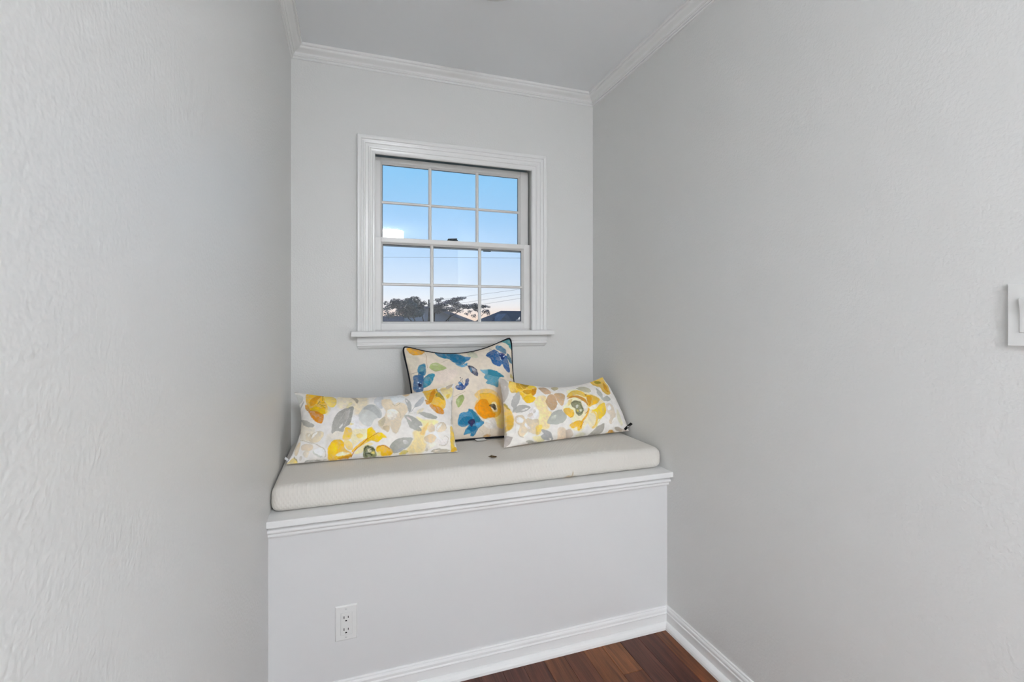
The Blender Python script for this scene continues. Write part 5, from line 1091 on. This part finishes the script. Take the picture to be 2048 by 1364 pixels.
# woven tags sewn into the seams
def sewn_tag(base, tip, width_vec, mark, parent, mat):
    b, t, w = Vector(base), Vector(tip), Vector(width_vec)
    n_ = (t - b).cross(w).normalized() * 0.0006
    pts = [b - w / 2, b + w / 2, t + w / 2, t - w / 2]
    o = MB().add([p + n_ for p in pts] + [p - n_ for p in pts], [(0, 1, 2, 3), (7, 6, 5, 4), (0, 4, 5, 1), (1, 5, 6, 2), (2, 6, 7, 3), (3, 7, 4, 0)]).build('tag', mat, parent)
    if mark:
        ax = (t - b); fn = n_.normalized() * (1 if n_.y < 0 else -1) * 0.0009
        c = b + ax * 0.5 - w * 0.12
        ring = [c + fn + ax.normalized() * 0.0030 * math.cos(k * math.pi / 6) + w.normalized() * 0.0024 * math.sin(k * math.pi / 6) for k in range(12)]
        d = b + ax * 0.30 + w * 0.22 + fn
        e = ax * 0.42
        f_ = w.normalized() * 0.0007
        MB().add(ring, [tuple(range(12))]).add([d - f_, d + f_, d + e + f_, d + e - f_], [(0, 1, 2, 3)]).build('printed_mark', M['white_mark'], o)
    return o
sewn_tag((1.158, 1.838, 0.7215), (1.1835, 1.822, 0.7510), (0.0105, 0.0, -0.0075), True, pr_, M['black_tag'])
sewn_tag((-0.198, 1.842, 0.7140), (-0.2085, 1.850, 0.7210), (0.003, 0.003, 0.007), False, pl, M['white_mark'])
sewn_tag((0.524, 1.944, 0.7075), (0.525, 1.916, 0.7072), (0.042, 0.0, 0.0), False, pb, M['white_mark'])

# scrap lying on the cushion
sc = root('brown_scrap', (0.505, 1.690, 0.7030), 'tiny dark brown scrap with a pale centre lying on the seat cushion', 'scrap')
ring_o = [(-.0155, .004, .0016), (-.008, .009, .0004), (0, .013, .0022), (.006, .008, .0004), (.0145, -.004, .0018), (.011, -.011, .0006), (.002, -.014, .0014), (-.006, -.009, .0004)]
n8 = len(ring_o)
top_r = [(0.505 + x, 1.690 + y, 0.7032 + z) for x, y, z in ring_o]
inr = [(0.505 + x * .5, 1.690 + y * .5, 0.7052) for x, y, z in ring_o]
bot_r = [(x, y, z - 0.0009) for x, y, z in top_r]
v_ = bot_r + top_r + inr + [(0.505, 1.69, 0.7060), (0.505, 1.69, 0.7022)]
f_ = []
for i in range(n8):
    j = (i + 1) % n8
    f_ += [(i, j, n8 + j, n8 + i), (n8 + i, n8 + j, 2 * n8 + j, 2 * n8 + i), (2 * n8 + i, 2 * n8 + j, 3 * n8), (j, i, 3 * n8 + 1)]
new_obj('scrap_body', mesh_from('scrap_body', v_, f_), M['brown_scrap'], sc)
MB().lathe([(0.0, 0.0), (0.0028, 0.0), (0.0022, 0.0008), (0.0, 0.001)], (0.5035, 1.689, 0.7056), n=10).build('pale_spot', M['pale_scrap'], sc)

# ------------------------------------------------------------------ outlet on the bench front
ol = root('electrical_outlet', (-0.0043, B, 0.257), 'white duplex wall outlet with cover plate on the bench front', 'outlet')
def plate(name, x0, x1, z0, z1, yw, th, ch, mat, parent):
    rings = [[(x0, yw, z0), (x1, yw, z0), (x1, yw, z1), (x0, yw, z1)], [(x0, yw - th * .45, z0), (x1, yw - th * .45, z0), (x1, yw - th * .45, z1), (x0, yw - th * .45, z1)],
             [(x0 + ch, yw - th, z0 + ch), (x1 - ch, yw - th, z0 + ch), (x1 - ch, yw - th, z1 - ch), (x0 + ch, yw - th, z1 - ch)]]
    return MB().extrude(rings).build(name, mat, parent)
OPX0, OPX1, OPZ0, OPZ1 = -0.0372, 0.0285, 0.2025, 0.3110
plate('cover_plate', OPX0, OPX1, OPZ0, OPZ1, B, 0.0055, 0.0030, M['plastic'], ol)
rx0, rx1, rz0, rz1 = -0.0205, 0.0125, 0.2205, 0.2880
MB().box(rx0 - 0.0007, rx1 + 0.0007, B - 0.0057, B - 0.004, rz0 - 0.0007, rz1 + 0.0007).build('seam_shadow_gap', M['screw'], ol)
rec = plate('receptacle', rx0, rx1, rz0, rz1, B - 0.0050, 0.0022, 0.0008, M['plastic'], ol)
yq = B - 0.0072
for zc in (0.2757, 0.2382):
    MB().box(-0.0122, -0.0099, yq - 0.0002, yq + 0.002, zc - 0.0040, zc + 0.0040).build('slot', M['slot'], rec)
    MB().box(0.0005, 0.0026, yq - 0.0002, yq + 0.002, zc - 0.0033, zc + 0.0033).build('slot', M['slot'], rec)
    hx, hz, hr = -0.0047, zc - 0.0110, 0.0027
    gr = [(hx + hr * math.cos(math.radians(a)), hz + hr * math.sin(math.radians(a))) for a in range(0, 181, 20)] + [(hx - hr, hz - .0016), (hx + hr, hz - .0016)]
    MB().extrude([[(x, yq - 0.0002, z) for x, z in gr], [(x, yq + 0.002, z) for x, z in gr]]).build('ground_hole', M['slot'], rec)
for zc in (0.3005, 0.2125):
    MB().lathe([(0.0, 0.0), (0.0030, 0.0), (0.0026, -0.0009), (0.0, -0.0011)], (-0.0043, B - 0.0054, zc), axis='y', n=14).build('screw', M['screw'], ol)

# ------------------------------------------------------------------ light switch on the right wall
sw = root('light_switch', (XR, 0.523, 1.216), 'white rocker light switch plate on the right wall', 'light switch')
def xplate(name, y0, y1, z0, z1, xw, th, ch, mat, parent):
    rings = [[(xw, y0, z0), (xw, y1, z0), (xw, y1, z1), (xw, y0, z1)], [(xw - th * .55, y0, z0), (xw - th * .55, y1, z0), (xw - th * .55, y1, z1), (xw - th * .55, y0, z1)],
             [(xw - th, y0 + ch, z0 + ch), (xw - th, y1 - ch, z0 + ch), (xw - th, y1 - ch, z1 - ch), (xw - th, y0 + ch, z1 - ch)]]
    return MB().extrude(rings).build(name, mat, parent)
xplate('cover_plate', 0.4870, 0.5570, 1.1565, 1.2755, XR, 0.0065, 0.0022, M['plastic'], sw)
xplate('rocker_frame', 0.5055, 0.5385, 1.1830, 1.2490, XR - 0.0060, 0.0015, 0.0006, M['plastic'], sw)
rk = [(XR - 0.007, 1.1850), (XR - 0.0085, 1.1850), (XR - 0.0092, 1.2160), (XR - 0.0140, 1.2465), (XR - 0.007, 1.2470)]
MB().extrude([[(x, 0.5075, z) for x, z in rk], [(x, 0.5365, z) for x, z in rk]]).build('rocker', M['plastic'], sw)
for zc in (1.2640, 1.1680):
    MB().lathe([(0.0, 0.0), (0.0030, 0.0), (0.0026, -0.0009), (0.0, -0.0011)], (XR - 0.0064, 0.522, zc), axis='x', n=14).build('screw', M['screw'], sw)

# ------------------------------------------------------------------ ceiling fixtures
cd = root('smoke_detector', (0.478, 1.560, CEIL), 'small round white disc fixture on the nook ceiling', 'smoke detector')
MB().lathe([(0.0, 0.0), (0.088, 0.0), (0.088, -0.006), (0.084, -0.010), (0.0, -0.010)], (0.478, 1.560, CEIL), n=48).build('base_ring', M['plastic'], cd)
MB().lathe([(0.0, -0.010), (0.066, -0.010), (0.062, -0.024), (0.054, -0.028), (0.0, -0.029)], (0.478, 1.560, CEIL), n=48).build('housing', M['plastic'], cd)
def drum_lamp(name, cx, cy, rad, hgt, mat, label):
    r = root(name, (cx, cy, CEIL), label, 'ceiling lamp')
    MB().lathe([(0.0, 0.0), (rad * .92, 0.0), (rad * .92, -0.014), (0.0, -0.014)], (cx, cy, CEIL), n=48).build('canopy', M['nickel'], r)
    MB().lathe([(rad * .9, -0.014), (rad, -0.016), (rad, -hgt + 0.008), (rad - 0.01, -hgt), (0.0, -hgt)], (cx, cy, CEIL), n=48).build('diffuser', mat, r)
    return r
drum_lamp('ceiling_lamp', 0.480, -1.800, 0.205, 0.105, M['lamp_glow'], 'lit white drum ceiling lamp in the room behind the viewer')
def fill_lamp(cx, cy, label):  # unseen lamp added behind the camera to fill the nook with light
    r = root('fill_lamp', (cx, cy, 0), label, 'floor lamp', 'unseen floor lamps added as fill light')
    MB().lathe([(0.0, 0.0), (0.14, 0.0), (0.14, 0.015), (0.02, 0.03), (0.0, 0.03)], (cx, cy, 0), n=32).build('base', M['nickel'], r)
    MB().lathe([(0.0, 0.03), (0.012, 0.03), (0.012, 1.42), (0.0, 1.42)], (cx, cy, 0), n=12).build('pole', M['nickel'], r)
    MB().lathe([(0.19, 1.32), (0.16, 1.62), (0.155, 1.62), (0.185, 1.32)], (cx, cy, 0), n=32).build('shade', M['fill_glow'], r)
rug = MB().box(-1.3, 2.3, -3.8, -0.90, 0.0, 0.012).build('bounce_rug', material('bounce_ivory', (240, 240, 238), 1.0, 0.0), bevel=0.004)  # pale rug added out of view to bounce light onto the nook ceiling
tag(rug, 'unseen pale rug added behind the viewer to bounce light up', 'rug')
fill_lamp(-1.7, -3.0, 'added fill light floor lamp in the far corner of the room behind the viewer')
fill_lamp(-1.9, -1.55, 'added fill light floor lamp nearest the viewer in the room behind')

# ------------------------------------------------------------------ outside, seen through the window
GZ = -3.2
M['grass'] = material('lawn', (58, 70, 44), 0.9, 0.1, var=(0.6, 0.3))
M['bark'] = material('bark', (52, 46, 44), 0.9, 0.1)
M['leaf_a'] = material('dark_leaf_blue_green', (74, 88, 96), 0.7, 0.2, var=(1.5, 0.3))
M['leaf_b'] = material('dark_leaf_grey_green', (104, 106, 114), 0.7, 0.2, var=(1.5, 0.3))
M['shingle'] = material('grey_roof_shingle', (104, 108, 120), 0.85, 0.2, var=(3, 0.25))
M['shingle_dark'] = material('brown_roof_shingle', (84, 76, 80), 0.85, 0.2, var=(3, 0.25))
M['siding'] = material('blue_grey_siding', (150, 156, 170), 0.7, 0.3)
M['siding_grey'] = material('slate_grey_siding', (128, 134, 146), 0.7, 0.3)
M['roof_dark'] = material('dark_slate_roof', (60, 62, 76), 0.8, 0.2, var=(3, 0.3))
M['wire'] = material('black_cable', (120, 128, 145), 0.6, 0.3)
M['pole'] = material('weathered_pole', (96, 84, 72), 0.9, 0.1)
M['pane'] = material('dark_window_pane', (40, 46, 58), 0.15, 0.5)
gr_ = MB().box(-60, 90, D + TH + 0.3, 140, GZ - 0.3, GZ).build('floor_ground', M['grass'])
gr_.name = 'ground'
structure(gr_, 'dim lawn below the window')

def leaf_cluster(rng_, c, rad, n, size):
    """drooping leaf sprays: small bent quads inside an ellipsoid"""
    v, f = [], []
    for k in range(n):
        while True:
            p = np.array([rng_.uniform(-1, 1) for _ in range(3)])
            if p.dot(p) < 1:
                break
        q = np.array(c) + p * np.array(rad)
        a = rng_.uniform(0, 6.283); tilt = rng_.uniform(-0.9, 0.5)
        d = np.array([math.cos(a) * math.cos(tilt), math.sin(a) * math.cos(tilt), math.sin(tilt)])
        w = np.cross(d, [rng_.uniform(-.5, .5), rng_.uniform(-.5, .5), 1]); w /= np.linalg.norm(w)
        s = size * rng_.uniform(.6, 1.4)
        b = len(v)
        v += [q - d * s, q + w * s * .32, q + d * s, q - w * s * .32]
        f.append((b, b + 1, b + 2, b + 3))
    return v, f

def tree(name, base, height, branches, clusters, mat, label, seed, leaf=0.085, dens=1.0):
    rg = random.Random(seed)
    r = root(name, base, label, 'tree', 'trees outside the window')
    bx, by, bz = base
    tk = MB(); tk.tube([(bx, by, bz), (bx + .1, by, bz + height * .35), (bx - .05, by, bz + height * .7), (bx + .05, by, bz + height)], [.16, .12, .07, .03], n=10)
    tk.build('trunk', M['bark'], r)
    for (x, z, y) in branches:
        b = MB(); h0 = bz + height * rg.uniform(.55, .85)
        mid = (bx + (x - bx) * .5, by + (y - by) * .5, (h0 + z) / 2 + .12)
        b.tube([(bx, by, h0), mid, (x, y, z)], [.022, .014, .006], n=6); b.build('branch', M['bark'], r)
    v, f = [], []
    for (x, y, z, rx, ry, rz, n) in clusters:
        a, b = leaf_cluster(rg, (x, y, z), (rx, ry, rz), int(n * dens), leaf)
        o = len(v); v += a; f += [tuple(i + o for i in q) for q in b]
    me = bpy.data.meshes.new('foliage'); me.from_pydata([tuple(p) for p in v], [], f)
    fo = new_obj('foliage', me, mat, r)
    fo['kind'] = 'stuff'
    return r

TREE_A = [(0.85,11.63,1.601,0.072,0.120,0.048,70),(1.14,12.35,1.667,0.132,0.120,0.079,304),(1.18,12.26,1.557,0.175,0.140,0.092,480),(1.37,11.76,1.639,0.127,0.120,0.099,440),(1.57,12.00,1.688,0.163,0.130,0.098,528),(1.64,11.95,1.552,0.173,0.139,0.122,704),(1.82,12.15,1.619,0.088,0.120,0.062,112),(0.99,12.29,1.516,0.131,0.120,0.072,224),(1.29,11.59,1.483,0.167,0.133,0.078,426),(0.88,11.53,1.360,0.102,0.120,0.058,90),(1.14,12.34,1.362,0.132,0.120,0.045,88),(1.31,11.93,1.357,0.150,0.120,0.060,168),(1.58,12.26,1.422,0.155,0.124,0.093,420),(1.61,11.50,1.372,0.125,0.120,0.098,400),(1.01,11.95,1.280,0.191,0.153,0.036,108),(1.50,12.22,1.283,0.154,0.123,0.037,84),(0.86,11.73,1.446,0.083,0.120,0.049,66),(1.29,12.45,1.622,0.134,0.120,0.094,324),(1.09,12.40,1.599,0.111,0.120,0.083,213),(1.43,11.53,1.539,0.146,0.120,0.098,513),(1.49,11.53,1.335,0.187,0.150,0.074,456),(1.30,12.04,1.417,0.195,0.156,0.073,388),(1.76,12.44,1.466,0.135,0.120,0.127,528),(1.05,11.88,1.318,0.212,0.169,0.032,128),(1.34,11.72,1.308,0.126,0.120,0.059,216)]
TREE_B = [(2.41,13.46,1.751,0.111,0.120,0.060,124),(2.51,13.45,1.805,0.074,0.120,0.030,36),(2.23,12.56,1.554,0.127,0.120,0.086,293),(2.38,12.58,1.597,0.151,0.121,0.065,260),(2.72,13.34,1.711,0.136,0.120,0.069,220),(2.86,13.24,1.771,0.148,0.120,0.062,216),(3.01,13.17,1.807,0.147,0.120,0.046,160),(3.03,12.81,1.812,0.060,0.120,0.020,24),(2.85,13.11,1.628,0.158,0.127,0.091,346),(3.03,13.11,1.575,0.184,0.147,0.069,300),(3.20,13.08,1.576,0.147,0.120,0.074,256),(3.27,12.66,1.577,0.143,0.120,0.078,280),(3.41,12.93,1.509,0.122,0.120,0.064,168),(3.56,12.89,1.575,0.122,0.120,0.057,150),(3.80,13.22,1.574,0.096,0.120,0.031,46),(3.82,13.49,1.455,0.128,0.120,0.060,150),(3.89,13.45,1.382,0.046,0.120,0.043,30),(2.79,13.04,1.485,0.158,0.126,0.068,208),(2.60,12.94,1.493,0.180,0.144,0.067,270),(3.17,12.77,1.429,0.058,0.120,0.045,32),(3.22,12.54,1.309,0.071,0.120,0.053,57),(2.31,12.53,1.461,0.184,0.148,0.054,240),(2.95,12.96,1.441,0.097,0.120,0.045,53),(2.11,12.82,1.581,0.105,0.120,0.088,192),(2.29,12.88,1.436,0.142,0.120,0.067,216),(3.23,13.39,1.383,0.075,0.120,0.042,36),(3.50,13.03,1.446,0.074,0.120,0.051,52),(2.53,13.06,1.677,0.096,0.120,0.041,76)]
tree('leafy_tree', (1.90, 12.0, GZ), 4.7, [(1.39, 1.57, 12.0), (1.7, 1.55, 12.0), (1.11, 1.57, 12.0)], TREE_A, M['leaf_a'],
     'dark bushy tree seen through the lower left pane', 5, leaf=0.034, dens=0.85)
tree('spreading_tree', (2.18, 13.0, GZ), 4.75, [(2.81, 1.73, 13.0), (3.16, 1.57, 13.0), (3.68, 1.45, 13.0)], TREE_B, M['leaf_b'],
     'grey green tree with long drooping branches seen through the lower middle pane', 8, leaf=0.036, dens=0.95)

def window_on(parent, x0, x1, z0, z1, y):
    fr = MB().box(x0 - .06, x1 + .06, y - .04, y, z0 - .06, z1 + .06).build('window_frame', M['siding'], parent)
    MB().box(x0, x1, y - .05, y - .03, z0, z1).build('pane', M['pane'], fr)

# near neighbour: grey house with one long slope falling to the right
nh = root('neighbour_house', (3.7, 19.0, GZ), 'grey neighbour house with a long sloping roof behind the trees', 'house', 'houses outside the window')
MB().extrude([[(2.42, y, GZ), (5.0, y, GZ), (5.0, y, 0.72), (2.75, y, 1.56), (2.42, y, 1.56)] for y in (16.0, 22.0)]).build('wall', M['siding_grey'], nh)
MB().extrude([[(2.40, y, 1.56), (2.40, y, 1.645), (2.75, y, 1.655), (5.35, y, 0.69), (5.35, y, 0.58), (2.72, y, 1.56)] for y in (15.8, 22.2)]).build('roof', M['shingle'], nh)
MB().tube([(3.2, 20.0, 1.2), (3.2, 20.0, 2.05)], 0.03).build('service_mast', M['pole'], nh)
window_on(nh, 3.0, 3.8, -1.6, -0.4, 16.0)
# low dark house at the left
lh = root('low_house', (1.6, 29.0, GZ), 'low dark roofed house behind the bushy tree', 'house', 'houses outside the window')
MB().box(-3.0, 4.30, 26.2, 31.8, GZ, 0.55).build('wall', M['siding'], lh)
MB().extrude([[(-3.4, 26, 0.55), (-3.4, 32, 0.55), (-3.4, 29, 1.42)], [(4.75, 26, 0.55), (4.75, 32, 0.55), (4.75, 29, 1.42)]]).build('roof', M['roof_dark'], lh)
MB().box(3.55, 4.80, 28.9, 29.1, 1.40, 1.47).build('white_fascia', M['white_mark'], lh)
window_on(lh, 0.5, 1.6, -1.4, -0.2, 26.2)
# far house at the right with a dormer gable
fh = root('far_house', (11.6, 33.0, GZ), 'distant house with dark hip roof and dormer seen through the lower right pane', 'house', 'houses outside the window')
MB().box(9.0, 15.6, 30.4, 36.0, GZ, 0.75).build('wall', M['siding'], fh)
hv = [(8.55, 30.0, 0.75), (16.0, 30.0, 0.75), (16.0, 36.4, 0.75), (8.55, 36.4, 0.75), (10.55, 33.2, 1.86), (14.0, 33.2, 1.84)]
new_obj('roof', mesh_from('roof', hv, [(0, 1, 5, 4), (1, 2, 5), (2, 3, 4, 5), (3, 0, 4), (3, 2, 1, 0)]), M['shingle_dark'], fh)
dg_ = MB().extrude([[(9.15, y, 0.85), (10.55, y, 0.85), (9.9, y, 1.62)] for y in (29.9, 32.0)]); dg_.build('dormer', M['shingle'], fh)
window_on(fh, 10.0, 10.9, -1.4, -0.2, 30.4)
MB().extrude([[(10.85, 30.0, 1.0), (11.05, 30.0, 1.28), (11.20, 30.0, 1.0)], [(10.85, 30.1, 1.0), (11.05, 30.1, 1.28), (11.20, 30.1, 1.0)]]).build('white_gable_vent', M['white_mark'], fh)

# utility poles and wires
def pole(x, y, top, label):
    r = root('utility_pole', (x, y, GZ), label, 'utility pole', 'utility poles beyond the garden')
    MB().tube([(x, y, GZ), (x, y, top)], [.14, .10], n=12).build('post', M['pole'], r)
    MB().box(x - .06, x + .06, y - .7, y + .7, top - .35, top - .23).build('crossarm', M['pole'], r)
pole(13.0, 20.0, 4.5, 'wooden utility pole to the right beyond the houses')
pole(-9.0, 20.0, 4.0, 'wooden utility pole to the left beyond the garden')
def wire(name, p, q, sag, label):
    pts = []
    for i in range(25):
        t = i / 24
        pts.append((p[0] + (q[0] - p[0]) * t, p[1] + (q[1] - p[1]) * t, p[2] + (q[2] - p[2]) * t - sag * 4 * t * (1 - t)))
    tag(MB().tube(pts, 0.0055, n=6).build(name, M['wire'], None), label, 'wire', 'utility wires in the sky')
wire('utility_wire', (3.2, 20.0, 1.98), (13.0, 20.0, 3.44), 0.02, 'uppermost of the three thin wires rising to the right in the lower right pane')
wire('utility_wire', (3.2, 20.0, 1.70), (13.0, 20.0, 3.30), 0.02, 'middle of the three thin wires rising to the right in the lower right pane')
wire('utility_wire', (3.2, 20.0, 1.50), (13.0, 20.0, 3.14), 0.02, 'lowest of the three thin wires rising to the right in the lower right pane')
wire('utility_wire', (-9.0, 20.0, 3.42), (13.0, 20.0, 4.18), 0.04, 'thin level wire crossing the sky in the row of panes below the meeting rail')
